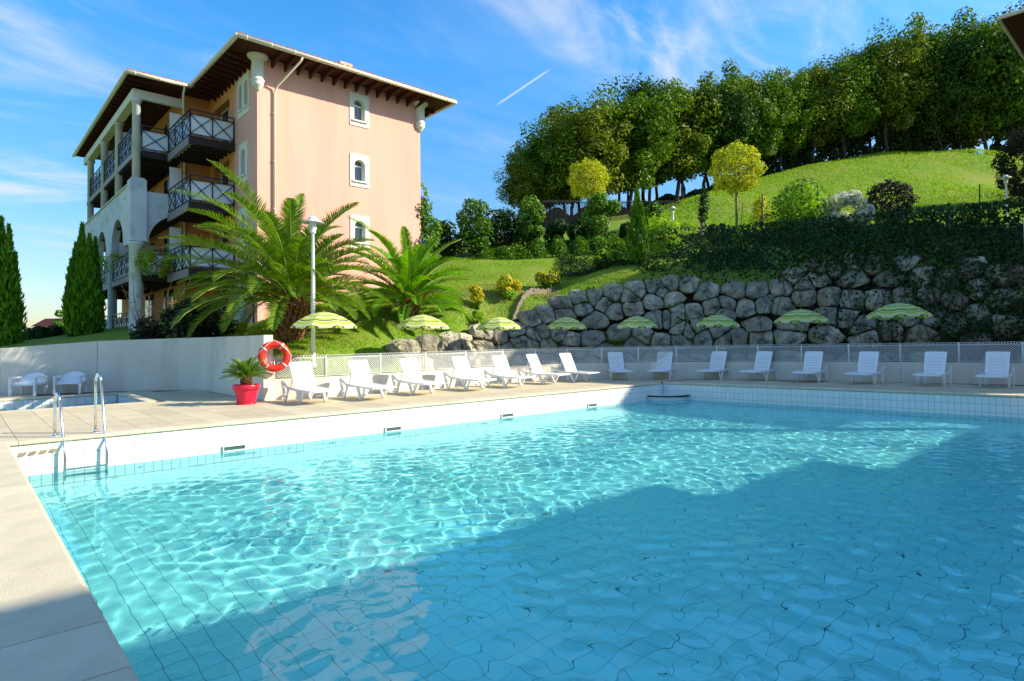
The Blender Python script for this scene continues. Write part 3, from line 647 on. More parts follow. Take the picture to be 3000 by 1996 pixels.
for k, (i, s, dz, rz, lab, tilt) in enumerate(UM):
    p = off(i, .27); loc = (p[0], p[1], gz(*off(i, .5)) - .1 if 0 else .30)
    if k == 0: u_ = um; u_.location = loc; u_.rotation_euler = (0, 0, rz); u_['label'] = lab
    else: u_ = clone(um0, loc, rz, lab)
    hgt = [2.33, 2.33, 2.33, 2.35, 2.36, 2.36, 2.48, 2.6][k]; u_.scale = (s, s, (hgt - .30) / 2.40)
    u_.rotation_euler = (tilt[0], tilt[1], rz)

# ------------------------------------------------------------ sun loungers
def make_lounger():
    t = thing('sun_lounger', '', 'sun lounger', local=True, group='white plastic sun loungers round the pool')
    W_ = .31; pl = M['plastic']
    mb = MB(); mb.box((-.06, -W_, .318), (.98, -W_ + .07, .35)); mb.box((-.06, W_ - .07, .318), (.98, W_, .35)); mb.box((.93, -W_ + .07, .318), (.98, W_ - .07, .35)); mb.box((-.06, -W_ + .07, .318), (-.02, W_ - .07, .35))
    mb.extr([(.98, .35), (.98, .30), (1.02, .30), (1.035, .325), (1.02, .352)], lambda a, b, c: (a, c, b), -W_ + .02, W_ - .02)
    seat = obj('seat', mb, pl, t, loc=(0, 0, 0))
    sl = MB().box((-.046, -W_ + .072, -.006), (.046, W_ - .072, .012)).mesh('slat', pl)
    for k in range(9): o = link('slat', sl, seat); o.location = (.035 + k * .105, 0, .335)
    # backrest leaning back from the hinge
    e = R(62); ux = np.array([-math.cos(e), 0, math.sin(e)]); nn = np.array([math.sin(e), 0, math.cos(e)])
    def B(a, b, c): return tuple(np.array([-.05, 0, .345]) + a * ux + np.array([0, b, 0]) + c * nn)
    bw = W_ - .02; mb = MB()
    mb.extr([(0, -bw + .02), (.70, -bw), (.735, -bw + .03), (.735, bw - .03), (.70, bw), (.0, bw - .02), (.0, bw - .09), (.56, bw - .09), (.56, -bw + .09), (0, -bw + .09)], lambda a, b, c: B(a, b, c), -.012, .016)
    back = obj('backrest', mb, pl, t, loc=(0, 0, 0))
    bsl = MB(); bsl.extr([(-.044, -bw + .092), (.044, -bw + .092), (.044, bw - .092), (-.044, bw - .092)], lambda a, b, c: tuple(a * ux + np.array([0, b, 0]) + c * nn), -.006, .012); bsl = bsl.mesh('slat', pl)
    for k in range(6): o = link('slat', bsl, back); o.location = B(.045 + k * .101, 0, .002)
    mb = MB()
    for s in (-1, 1): mb.bar((-.33, s * .2, .80), (-.47, s * .2, .34), .022)
    mb.bar((-.47, -.2, .34), (-.47, .2, .34), .022); obj('back_prop', mb, pl, t, loc=(0, 0, 0))
    for s in (-1, 1):
        y0, y1 = (W_, W_ + .035) if s > 0 else (-W_ - .035, -W_); Mp = lambda a, b, c: (a, c, b)
        mb = MB(); mb.extr([(-.78, .50), (-.70, .53), (-.42, .40), (-.1, .375), (.3, .36), (1.0, .35), (1.0, .30), (.3, .305), (-.1, .31), (-.40, .325), (-.68, .455), (-.77, .46)], Mp, y0, y1); obj('side_rail', mb, pl, t, loc=(0, 0, 0))
        mb = MB(); mb.extr([(-.76, .47), (-.66, .45), (-.485, .0), (-.56, .0)], Mp, y0 - .004, y1 + .004); mb.extr([(-.515, .0), (-.485, .0), (-.30, .33), (-.36, .345)], Mp, y0, y1); obj('leg', mb, pl, t, loc=(0, 0, 0))
        mb = MB(); mb.extr([(.13, .335), (.24, .335), (.40, .0), (.335, .0)], Mp, y0 - .004, y1 + .004); mb.extr([(.375, .0), (.405, .0), (.60, .315), (.53, .315)], Mp, y0, y1); obj('leg', mb, pl, t, loc=(0, 0, 0))
        mb = MB(); mb.extr([(.66, .31), (.71, .31), (.80, .10), (.765, .10)], Mp, y0 - .03, y1 - .03)
        mb = MB(); mb.extr([(.66, .31), (.70, .31), (.82, .16), (.79, .15)], Mp, y0 - s * .05, y1 - s * .05)
    return t
lg = make_lounger()
LG = [(6.56, 15.03, -90, 'sunlit lounger nearest the lifebuoy, first of the left row'), (8.12, 14.88, -89, 'second sunlit lounger from the lifebuoy, shadow on the wall behind'),
      (9.85, 15.08, -90, 'third sunlit lounger from the lifebuoy'), (11.66, 15.1, -91, 'sunlit lounger in the middle of the left row of seven'),
      (13.2, 15.1, -91, 'fifth lounger from the lifebuoy, its foot overlapping the next'), (14.95, 15.2, -84, 'sixth lounger from the lifebuoy, last fully sunlit one'),
      (16.5, 15.15, -88, 'lounger half in shade at the right end of the left row'), (18.42, 14.56, -131, 'shaded lounger in the fence corner, facing the pool corner steps'),
      (19.62, 13.45, -156, 'shaded lounger just right of the corner steps'), (20.62, 11.9, -173, 'shaded lounger beneath the parasol with a dipping edge'),
      (21.15, 10.4, -174, 'shaded lounger fourth in the right row'), (21.45, 8.85, -174, 'shaded lounger below the second parasol from the right'),
      (21.75, 7.15, -176, 'shaded lounger with a white joint line on the wall behind it'), (22.2, 5.5, -177, 'shaded lounger second from the right edge'), (22.5, 4.0, -178, 'rightmost shaded lounger, seen almost from its foot end')]
HEADSCALE = {}
for k, (x, y, a, lab) in enumerate(LG):
    if k == 0: lg.location = (x, y, 0); lg.rotation_euler = (0, 0, R(a)); lg['label'] = lab
    else: clone(lg, (x + .05 * math.sin(k * 5.1), y + .05 * math.cos(k * 3.7), 0), R(a + 2.2 * math.sin(k * 2.9)), lab)
# two low armchairs by the white wall
def make_chair():
    t = thing('plastic_armchair', '', 'garden chair', local=True, group='low white plastic armchairs by the curved wall'); pl = M['plastic']; Mp = lambda a, b, c: (a, c, b)
    obj('seat', MB().extr([(-.25, .30), (.27, .34), (.29, .30), (.25, .285), (-.25, .26)], Mp, -.27, .27), pl, t, loc=(0, 0, 0))
    mb = MB(); e = R(60); n_ = 8
    for i in range(n_):
        a0_, a1_ = -1 + 2 * i / n_, -1 + 2 * (i + 1) / n_; h0, h1 = .42 - .13 * a0_ ** 2, .42 - .13 * a1_ ** 2; w = .3
        b0 = (-.25 + .06 * a0_ ** 2, a0_ * w); b1 = (-.25 + .06 * a1_ ** 2, a1_ * w); P = []
        for dx in (0, -.02): P += [(b0[0] + dx, b0[1], .28), (b1[0] + dx, b1[1], .28), (b1[0] + dx - h1 * .45, b1[1] * 1.05, .28 + h1 * .9), (b0[0] + dx - h0 * .45, b0[1] * 1.05, .28 + h0 * .9)]
        mb.add(P, [(0, 1, 2, 3), (7, 6, 5, 4), (3, 2, 6, 7), (0, 4, 5, 1), (0, 3, 7, 4), (1, 5, 6, 2)])
    obj('backrest', mb, pl, t, loc=(0, 0, 0))
    for s in (-1, 1):
        y0, y1 = sorted((s * .30, s * .355))
        obj('armrest', MB().extr([(-.36, .56), (.30, .545), (.335, .53), (.33, .50), (-.34, .515)], Mp, y0 - .015, y1 + .015), pl, t, loc=(0, 0, 0))
        obj('leg', MB().extr([(.325, .53), (.215, .52), (.27, 0), (.33, 0)], Mp, y0, y1), pl, t, loc=(0, 0, 0))
        obj('leg', MB().extr([(-.33, .53), (-.24, .52), (-.27, 0), (-.33, 0)], Mp, y0, y1), pl, t, loc=(0, 0, 0))
        obj('side_panel', MB().extr([(-.30, .30), (.25, .30), (.24, .36), (-.28, .40)], Mp, y0, y1), pl, t, loc=(0, 0, 0))
    return t
ch = make_chair(); ch.location = (1.67, 23.75, 0); ch.rotation_euler = (0, 0, R(-122)); ch['label'] = 'low white armchair with leaf shadows, the one farther from the ladder'
clone(ch, (2.68, 23.42, 0), R(-113), 'low white armchair nearer the corner of the curved wall')

# ------------------------------------------------------------ lifebuoy on the wall end, potted cycad, pool ladder
lb = thing('lifebuoy', 'red lifebuoy with pale rope and grey bands hanging on the end of the white wall', 'lifebuoy', (6.19, 16.17, .73), local=True)
mb = MB(); NR = 40; RR, rr = .315, .095
mb.tube([(RR * math.cos(2 * math.pi * k / NR), 0, RR * math.sin(2 * math.pi * k / NR)) for k in range(NR)], rr, 12, True)
ring = obj('ring', mb, M['red'], lb, True, loc=(0, 0, .41)); lb.rotation_euler = (R(0), R(0), R(-22)); 
for a in (55, 140, 235, 318):
    a_ = [R(a - 4 + 8 * k / 3) for k in range(4)]; obj('grey_band', MB().tube([(RR * math.cos(q), 0, RR * math.sin(q)) for q in a_], rr + .004, 12), M['silver'], ring, True)
pts = []
for k in range(49):
    t = 2 * math.pi * k / 48 + R(8); q = (t % (math.pi / 2)) / (math.pi / 2); sag = math.sin(math.pi * q); r_ = RR + rr + .014 - .09 * sag * (1 if math.sin(t) > -.2 else .1); pts.append((r_ * math.cos(t), -.03 - .085 * sag, r_ * math.sin(t)))
obj('grab_rope', MB().tube(pts[:-1], .0085, 6, True), M['rope'], ring, True)
hk = thing('wall_hook', 'white metal bracket holding the lifebuoy on the wall end', 'bracket', (6.08, 16.33, .9))
obj('hook_arm', MB().bar((6.1, 16.33, 1.36), (6.18, 16.16, 1.36), .03), M['white_paint'], hk); obj('hook_plate', MB().box((6.02, 16.305, .58), (6.05, 16.33, 1.45)), M['white_paint'], hk)
obj('hook_stop', MB().bar((6.03, 16.33, .98), (6.10, 16.10, .98), .025), M['white_paint'], hk)
pp = onz(722, 1184); pot = thing('flower_pot', 'crimson plastic flower pot on the deck beneath the lifebuoy', 'flower pot', (pp[0], pp[1], 0), local=True)
obj('saucer', MB().lathe([(.0, 0), (.235, 0), (.25, .035), (.235, .04), (.215, .02), (0, .02)], 28), M['pot'], pot, True, loc=(0, 0, 0))
o = obj('pot_body', MB().lathe([(.205, .022), (.275, .34), (.278, .36), (.31, .362), (.322, .47), (.31, .48), (.292, .475), (.285, .42), (0, .42)], 32, caps=False), M['pot'], pot, False, loc=(0, 0, 0))
for p_ in o.data.polygons: p_.use_smooth = True
obj('pot_soil', MB().lathe([(.284, 0), (.0, .01)], 20, (0, 0, .425), caps=False), M['soil'], pot, loc=(0, 0, 0))

def leaflets(V, F, base, direc, side, up, L, w, droop=0.0, kink=.5):
    """one narrow leaflet as a folded strip of two quads"""
    i = len(V); a = base; b = base + direc * L * kink; c = base + direc * L - np.array([0, 0, droop * L])
    V += [a - side * w * .35, a + side * w * .35, b + side * w * .5, b - side * w * .5, c + side * w * .06, c - side * w * .06]
    F += [(i, i + 1, i + 2, i + 3), (i + 3, i + 2, i + 4, i + 5)]
def frond(origin, azi, e0, e1, L, n, lmax, w, vee=.55, droop=.15, prof=None, start=.16, rr=.022, tw=0.0, jit=.12):
    """pinnate leaf: returns rachis points and leaflet arrays; starts at elevation e0 and bends over to e1"""
    pts = [np.array(origin, float)]; h = np.array([math.cos(azi), math.sin(azi), 0]); S = 18; dirs = []
    for k in range(S):
        t = k / (S - 1); e = e0 + (e1 - e0) * t ** 1.25; d = h * math.cos(e) + np.array([0, 0, math.sin(e)]); pts.append(pts[-1] + d * L / S); dirs.append(d)
    V, F = [], []; sd0 = np.array([-math.sin(azi), math.cos(azi), 0])
    for k in range(n):
        t = start + (1 - start) * (k + .5) / n; q = t * S; i = min(int(q), S - 1); p = pts[i] + (pts[i + 1] - pts[i]) * (q - i); d = dirs[min(i, S - 1)]
        nrm = np.cross(sd0, d) * -1; nrm = nrm if nrm[2] > 0 or e1 < -.3 else nrm; nrm = np.cross(d, sd0); nrm = -nrm if nrm @ np.array([0, 0, 1.]) < 0 and t < .5 else nrm
        nrm = np.cross(d, sd0); 
        if nrm @ (np.array([0, 0, 1.]) + h * .5) < 0: nrm = -nrm
        pl_ = (math.sin(math.pi * min(1, (t - start) / (1 - start) * .92 + .10)) ** .55) if prof is None else prof(t)
        fw = .30 + .75 * t
        for s in (-1, 1):
            dr = sd0 * s * 1.0 + nrm * (vee + random.uniform(-jit, jit)) + d * (fw + random.uniform(-jit, jit)); dr /= np.linalg.norm(dr)
            side = np.cross(dr, nrm); side /= np.linalg.norm(side) + 1e-9
            leaflets(V, F, p, dr, side, nrm, lmax * pl_ * random.uniform(.88, 1.08), w, droop + random.uniform(-.05, .08))
    return pts, V, F
def frond_obj(parent, name, mleaf, *a, rach=None, **k):
    pts, V, F = frond(*a, **k); me = npmesh(name, np.array(V), np.array(F), mleaf); o = link(name, me, parent)
    mb = MB(); q = pts[::3] + [pts[-1]]; r0 = k.get('rr', .02); mb.tube(q, [r0 * (1 - .85 * i / (len(q) - 1)) for i in range(len(q))], 5); r_ = link('rachis', mb.mesh('rachis', rach or M['rachis'], True), o)
    return o
cy = thing('cycad', 'small cycad with stiff green fronds growing in the crimson pot', 'potted plant', (pp[0], pp[1], .43))
tk = MB(); tk.lathe([(.07, 0), (.10, .04), (.115, .12), (.10, .2), (.06, .25)], 14, (pp[0], pp[1], .42)); trk = obj('trunk', tk, M['boot'], cy, True)
for k in range(46):
    a = k * 2.4; z = .44 + .19 * k / 46; c = np.array([pp[0] + .10 * math.cos(a), pp[1] + .10 * math.sin(a), z]); s = MB(); h = np.array([math.cos(a), math.sin(a), 0.])
    s.obox(c + h * .015, h * .03 + np.array([0, 0, .025]), np.array([-h[1], h[0], 0]) * .016, np.array([0, 0, .012])); obj('leaf_base', s, M['boot'], trk)
for k in range(34):
    a = k * 2.399963; f = k / 34; e0 = 1.35 - 1.15 * f ** .8
    frond_obj(cy, 'frond', M['cycad'], (pp[0] + .03 * math.cos(a), pp[1] + .03 * math.sin(a), .66 - .03 * f), a, e0, e0 - .55 - .25 * f, .60 - .04 * random.random(), 30, .135, .017, vee=.75, droop=-.02, start=.12, rr=.007, jit=.04)

lad = thing('pool_ladder', 'polished steel pool ladder with two curved handrails entering the water', 'pool ladder', (1.5, 12.6, 0))
for x0, x1, ztop in ((1.24, 1.33, .70), (1.80, 1.90, 1.0)):
    P = [(x0, 12.66, .0), (x0, 12.66, ztop - .14)]
    for k in range(9):
        t = math.pi * k / 8; P.append((x0 + (x1 - x0) * k / 16, 12.66 - .10 * (1 - math.cos(t)), ztop - .12 + .12 * math.sin(t)))
    P += [(x0 + (x1 - x0) * .9, 12.36, -.05), (x1, 12.25, -.16), (x1, 12.24, -1.15)]
    h_ = obj('handrail', MB().tube(P, .021, 12), M['steel'], lad, True); obj('foot_flange', MB().lathe([(.055, .002), (.055, .012), (.03, .02), (.022, .03)], 16, (x0, 12.66, 0)), M['steel'], h_, True)
for z in (-.50, -.74, -.98): r_ = obj('rung', MB().box((1.33, 12.20, z - .014), (1.90, 12.275, z + .014)), M['steel'], lad)

# ------------------------------------------------------------ lamp posts
def lamp(px, D, ytop, ybase, name_label, w=1.0):
    p = at(px, (ytop + ybase) / 2, D); b = at(px, ybase, D); tp = at(px, ytop, D); z0 = min(gz(p[0], p[1]), b[2]); H = tp[2] - z0
    t = thing('street_lamp', name_label, 'lamp post', (p[0], p[1], z0)); c = (p[0], p[1], z0); wp = M['white_paint']; k = w
    obj('pole', MB().lathe([(.085 * k, 0), (.085 * k, .1), (.062 * k, .13), (.058 * k, H * .5), (.042 * k, H - .52), (.05 * k, H - .50)], 14, c), wp, t, True)
    h = obj('lamp_head', MB().lathe([(.05, H - .52), (.085, H - .50), (.09, H - .44), (.07, H - .42), (.11, H - .38), (.11, H - .36), (.085, H - .35)], 18, c), wp, t, True)
    obj('lamp_glass', MB().lathe([(.088, H - .35), (.10, H - .16), (.098, H - .14)], 18, c), mat('frosted_lamp_glass', (.62, .70, .66), .25), t, True)
    obj('lamp_shade', MB().lathe([(.10, H - .125), (.31, H - .205), (.315, H - .195), (.12, H - .10), (.12, H - .055), (.085, H - .035), (.02, H)], 24, c), wp, t, True)
    for q in range(3): a = q * 2.09; obj('lamp_bracket', MB().bar((c[0] + .108 * math.cos(a), c[1] + .108 * math.sin(a), z0 + H - .36), (c[0] + .125 * math.cos(a), c[1] + .125 * math.sin(a), z0 + H - .12), .014), wp, t)
    return t
lamp(917, 17.75, 632, 1045, 'tall white lamp post with a disc shade in front of the big palm')
lamp(1971, 41, 604, 668, 'small distant white lamp at the foot of the hill lawn', 1.3)
lamp(2948, 36, 512, 668, 'white lamp post on the upper terrace near the right edge')

# ------------------------------------------------------------ boulder wall
RB = [np.array(off(i, d)) for i, d in zip(range(20), [1.2, 1.1, 1.25, 1.3, 1.35, 1.4, 1.5, 1.55, 1.6, 1.6, 1.6, 1.6, 1.6, 1.6, 1.6, 1.6, 1.6, 1.6, 1.6, 1.6])]
rn = []
for i in range(20):
    t_ = RB[min(i + 1, 19)] - RB[max(i - 1, 0)]; t_ /= np.linalg.norm(t_); rn.append(np.array([-t_[1], t_[0]]))
rcum = [0]
for i in range(19): rcum.append(rcum[-1] + np.linalg.norm(RB[i + 1] - RB[i]))
LEAN = .30
def rpos(u, z, out=0.0):
    i = int(np.clip(np.searchsorted(rcum, u, 'right') - 1, 0, 18)); t = (u - rcum[i]) / (rcum[i + 1] - rcum[i]); p = RB[i] + t * (RB[i + 1] - RB[i]); n_ = rn[i] * (1 - t) + rn[i + 1] * t
    p = p + n_ * (LEAN * z - out); return np.array([p[0], p[1], z])
def rhit(px, py):
    """(u, z) on the leaning boulder face under a photograph position"""
    d = ray(px, py); z = 1.5
    for _ in range(12):
        best = None
        Q = [RB[i] + rn[i] * LEAN * z for i in range(20)]
        for i in range(19):
            a, b = Q[i], Q[i + 1]; e = b - a; den = d[0] * e[1] - d[1] * e[0]
            if abs(den) < 1e-9: continue
            s = (a[0] * e[1] - a[1] * e[0]) / den; t = (a[0] * d[1] - a[1] * d[0]) / den
            if s > 0 and -.001 <= t <= 1.001: best = (s, i, t); break
        if best is None: return None
        s, i, t = best; z = .5 * z + .5 * (EYE[2] + s * d[2])
    return rcum[i] + t * (rcum[i + 1] - rcum[i]), EYE[2] + s * d[2]
S1 = [(265, 580), (455, 545), (610, 520), (710, 530), (850, 460), (850, 540), (985, 490), (1100, 440), (1130, 510), (1215, 530), (1240, 470), (1010, 570), (740, 575), (1225, 350), (1320, 310), (1300, 450), (1420, 460),
      (1330, 540), (1460, 300), (1450, 240), (1590, 195), (1690, 190), (1610, 255), (1830, 150), (1760, 235), (1960, 185), (2010, 125), (1835, 285), (1970, 260), (1710, 350), (1500, 510), (1680, 500), (1890, 450), (2170, 350),
      (2050, 470), (2000, 545), (2150, 110), (2195, 130), (2140, 210), (2270, 190), (2260, 85), (2330, 300), (2340, 420), (2200, 520), (2290, 350), (2340, 510), (560, 585), (1500, 590), (1750, 600)]
S2 = [(145, 750), (270, 800), (450, 790), (600, 790), (760, 770), (400, 880), (320, 895), (530, 905), (650, 880), (760, 890), (910, 830), (1080, 830), (1215, 850), (170, 935), (10, 980), (140, 1050), (205, 1020), (350, 1065), (600, 1020),
      (380, 935), (1010, 640), (1000, 705), (1110, 640), (1400, 850), (1080, 960), (1185, 970), (1580, 830), (820, 1020), (810, 1085), (1060, 1080), (1300, 1020), (1470, 1055), (1680, 1080), (1330, 1100), (250, 1100), (610, 1105), (480, 1100),
      (380, 1110), (1600, 960), (1480, 700), (1230, 700), (1380, 620), (1720, 830), (1760, 960), (860, 700), (910, 745), (1250, 600), (1550, 620), (1680, 700), (1900, 850), (1900, 1000), (1850, 720), (2050, 780), (2050, 950), (2050, 1080), (2200, 850), (2200, 1020), (2000, 640), (2200, 680)]
seeds = []
for x, y in S1: h_ = rhit(1080 + x / 2.562, 800 + y / 2.562); seeds.append(h_)
for x, y in S2: h_ = rhit(1950 + x / 2.2448, 500 + y / 2.2448); seeds.append(h_)
seeds = [s for s in seeds if s and s[1] > .35]
g = np.random.default_rng(4)                              # the row down behind the fence
u = min(s[0] for s in seeds) - .3
while u < rcum[-1] - .5: seeds.append((u, g.uniform(.42, .60))); u += g.uniform(.75, 1.25)
seeds = np.array(seeds)
def cell(i):
    u0, z0 = seeds[i]; P = [(u0 + .75 * math.cos(t), z0 + .40 * math.sin(t)) for t in np.linspace(0, 2 * math.pi, 17)[:-1]]
    for j in range(len(seeds)):
        if j == i: continue
        du, dz = seeds[j] - seeds[i]; L = math.hypot(du, dz)
        if L > 2.2 or L < .05: continue
        mx_, mz = (seeds[i] + seeds[j]) / 2; nx, nz = du / L, dz / L; Q = []
        for k in range(len(P)):
            a, b = P[k - 1], P[k]; sa = (a[0] - mx_) * nx + (a[1] - mz) * nz + .014; sb = (b[0] - mx_) * nx + (b[1] - mz) * nz + .014
            if (sa <= 0) != (sb <= 0): t = sa / (sa - sb); Q.append((a[0] + t * (b[0] - a[0]), a[1] + t * (b[1] - a[1])))
            if sb <= 0: Q.append(b)
        P = Q
        if len(P) < 3: return None
    return P
rw = thing('boulder_wall', 'retaining wall of large grey boulders behind the pool fence', 'boulder wall', (RB[8][0], RB[8][1], .4))
bk = MB(); vs_ = []; N_ = 60
topz = {}
for i in range(N_ + 1):
    u_ = rcum[-1] * i / N_; near = [s[1] for s in seeds if abs(s[0] - u_) < .9]; zt = (max(near) - .05) if near else .4
    for z in (0, zt): vs_.append(rpos(u_, z, -.22))
bk.add(vs_, [(2 * i, 2 * i + 2, 2 * i + 3, 2 * i + 1) for i in range(N_)]); obj('earth_backing', bk, M['soil'], rw)
for i in range(len(seeds)):
    P = cell(i)
    if not P: continue
    P = np.array(P); c = P.mean(0); per = np.linalg.norm(np.roll(P, -1, 0) - P, axis=1); tot = per.sum(); NP = 18; Q = []
    for k in range(NP):
        s_ = tot * k / NP; j = 0
        while s_ > per[j]: s_ -= per[j]; j += 1
        Q.append(P[j] + (P[(j + 1) % len(P)] - P[j]) * s_ / per[j])
    Q = np.array(Q); Q = .84 * Q + .08 * (np.roll(Q, 1, 0) + np.roll(Q, -1, 0)); size = math.sqrt(max(.02, tot ** 2 / 14)); bul = min(.42, .30 * size + .06)
    V = []; ph = g.uniform(0, 6.3, 6)
    tiltu, tiltz = g.uniform(-.25, .25), g.uniform(-.3, .35)
    for sc_, out in ((.93, -.35), (1.0, -.02), (.975, .5), (.88, .86), (.6, .97), (.28, 1.0)):
        for k, q in enumerate(Q):
            a = 2 * math.pi * k / NP; w_ = 1 + .045 * math.sin(3 * a + ph[0]) + .035 * math.sin(5 * a + ph[1]); uv = c + (q - c) * sc_ * (w_ if sc_ < .99 else 1); d_ = (uv - c)
            o_ = out * bul * (.75 + .12 * math.sin(2 * a + ph[2])) + d_[0] * tiltu * (out > 0) + d_[1] * tiltz * (out > 0) + .03 * math.sin(9 * uv[0] + ph[3]) * math.sin(8 * uv[1] + ph[4]); V.append(rpos(uv[0], uv[1], o_))
    V.append(rpos(c[0], c[1], bul * .78)); V = np.array(V); V += g.normal(size=V.shape) * .016; fs = []
    for r_ in range(5):
        for k in range(NP): fs.append((r_ * NP + k, r_ * NP + (k + 1) % NP, (r_ + 1) * NP + (k + 1) % NP, (r_ + 1) * NP + k))
    for k in range(NP): fs.append((5 * NP + k, 5 * NP + (k + 1) % NP, 6 * NP))
    mb = MB(); ctr = V.mean(0); mb.add(V - ctr, fs); o = link('boulder', mb.mesh('boulder', M['rock'], False), rw); o.location = Vector(ctr) - rw.location
    sm_ = o.modifiers.new('relief', 'SUBSURF'); sm_.levels = sm_.render_levels = 1
    sm_.subdivision_type = 'SIMPLE'

# low edging of split stakes up the slope, and white post at the right
ed = thing('stake_edging', 'low edging of split wooden stakes climbing the slope beside the smaller palm', 'edging', on_ground(1450, 25)); mb = MB()
EP = [(1265, 20.6, 978), (1330, 22.0, 955), (1390, 23.5, 930), (1450, 24.6, 912), (1500, 25.6, 895), (1560, 26.8, 873), (1600, 27.6, 862), (1640, 28.0, 864)]
pts = [at(px, py, D) for px, D, py in EP]
for i in range(len(pts) - 1):
    a, b = pts[i], pts[i + 1]; n_ = int(np.linalg.norm((b - a)[:2]) / .085)
    for k in range(n_):
        p = a + (b - a) * k / n_; z = gz(p[0], p[1]); h_ = .26 + .03 * math.sin(k * 1.7); mb.box((p[0] - .03, p[1] - .03, z - .1), (p[0] + .03, p[1] + .03, z + h_))
obj('stakes', mb, M['wood'], ed, kind='stuff')
p = at(3003, 800, 14.5); wp_ = thing('white_column', 'edge of a tall white column at the right side of the deck', 'column', (p[0] + .1, p[1], 0))
obj('shaft', MB().box((p[0] + .0, p[1] - .3, 0), (p[0] + .3, p[1] + .0, 4.25)), M['white_paint'], wp_)

# ------------------------------------------------------------ the apartment building
BX, BY = 9.14, 25.64                       # left and right-hand faces of the near block
bld = thing('apartment_building', 'pink four-storey building with tiled hip roof, dark eaves and a white arcade', 'building', (BX, BY, 2.2))
def Mr(a, b, c): return (a, BY - c, b)      # face towards the pool (a = x)
def Ml(a, b, c): return (BX - c, a, b)      # face towards the left (a = y)
def wall_holes(mb, Mf, a0, a1, b0, b1, holes):
    """flat wall in the plane c = 0 with rectangular holes (a0, a1, b0, b1)"""
    As = sorted({a0, a1, *[h[0] for h in holes], *[h[1] for h in holes]}); Bs = sorted({b0, b1, *[h[2] for h in holes], *[h[3] for h in holes]})
    for i in range(len(As) - 1):
        for j in range(len(Bs) - 1):
            ca, cb_ = (As[i] + As[i + 1]) / 2, (Bs[j] + Bs[j + 1]) / 2
            if any(h[0] < ca < h[1] and h[2] < cb_ < h[3] for h in holes): continue
            mb.add([Mf(As[i], Bs[j], 0), Mf(As[i + 1], Bs[j], 0), Mf(As[i + 1], Bs[j + 1], 0), Mf(As[i], Bs[j + 1], 0)], [(0, 1, 2, 3)])
def arch_loop(ac, hw, b0, bs, n=12):
    return [(ac - hw, b0), (ac + hw, b0)] + [(ac + hw * math.cos(math.pi * k / n), bs + hw * math.sin(math.pi * k / n)) for k in range(n + 1)]
def arch_frame(mb, Mf, ac, hw, b0, bs, A0, A1, B0, B1, cf=.035, cb=-.24, n=12):
    """plate A0..A1 x B0..B1 with an arched opening, standing cf proud, its reveal running back to cb"""
    L = arch_loop(ac, hw, b0, bs, n); cx_, cy_ = ac, (b0 + bs) / 2; O = []
    for a, b in L:
        dx, dy = a - cx_, b - cy_; t = min(((A1 - cx_) / dx if dx > 1e-6 else (A0 - cx_) / dx if dx < -1e-6 else 1e9), ((B1 - cy_) / dy if dy > 1e-6 else (B0 - cy_) / dy if dy < -1e-6 else 1e9)); O.append((cx_ + dx * t, cy_ + dy * t))
    # make sure the four corners are there
    def corner(O, A, B):
        k = min(range(len(O)), key=lambda i: (O[i][0] - A) ** 2 + (O[i][1] - B) ** 2); O[k] = (A, B)
    for A in (A0, A1):
        for B in (B0, B1): corner(O, A, B)
    N = len(L); V = [Mf(a, b, cf) for a, b in L] + [Mf(a, b, cf) for a, b in O] + [Mf(a, b, cb) for a, b in L] + [Mf(a, b, -.01) for a, b in O]
    F = []
    for k in range(N): k2 = (k + 1) % N; F += [(k, k2, N + k2, N + k), (2 * N + k, 2 * N + k2, k2, k), (N + k, N + k2, 3 * N + k2, 3 * N + k)]
    mb.add(V, F)
def arched_window(Mf, ac, hw, b0, bs, A0, A1, B0, B1, twin=False):
    mb = MB(); arch_frame(mb, Mf, ac, hw, b0, bs, A0, A1, B0, B1); w_ = obj('window', mb, M['trim'], bld)
    obj('window_sill', MB().extr([(A0 + .1, b0 - .07), (A1 - .1, b0 - .07), (A1 - .1, b0), (A0 + .1, b0)], Mf, .037, .10), M['trim'], w_)
    top_ = bs + hw; pane = MB(); pane.extr([(ac - hw, b0), (ac + hw, b0), (ac + hw, top_), (ac - hw, top_)], Mf, -.26, -.245); obj('pane', pane, M['glass'], w_)
    fr = MB(); t = .045
    for q in ([(ac - hw, b0), (ac - hw + t, b0), (ac - hw + t, top_), (ac - hw, top_)], [(ac + hw - t, b0), (ac + hw, b0), (ac + hw, top_), (ac + hw - t, top_)], [(ac - hw, b0), (ac + hw, b0), (ac + hw, b0 + t), (ac - hw, b0 + t)], [(ac - hw, bs - .02), (ac + hw, bs - .02), (ac + hw, bs + t), (ac - hw, bs + t)]): fr.extr(q, Mf, -.244, -.20)
    obj('sash', fr, M['white_paint'], w_)
    if Mf is Mr: obj('curtain', MB().extr([(ac - hw + .05, b0 + .04), (ac + hw * .35, b0 + .04), (ac + hw * .2, bs), (ac - hw + .05, bs)], Mf, -.243, -.238), M['dglass'], w_)
    return w_
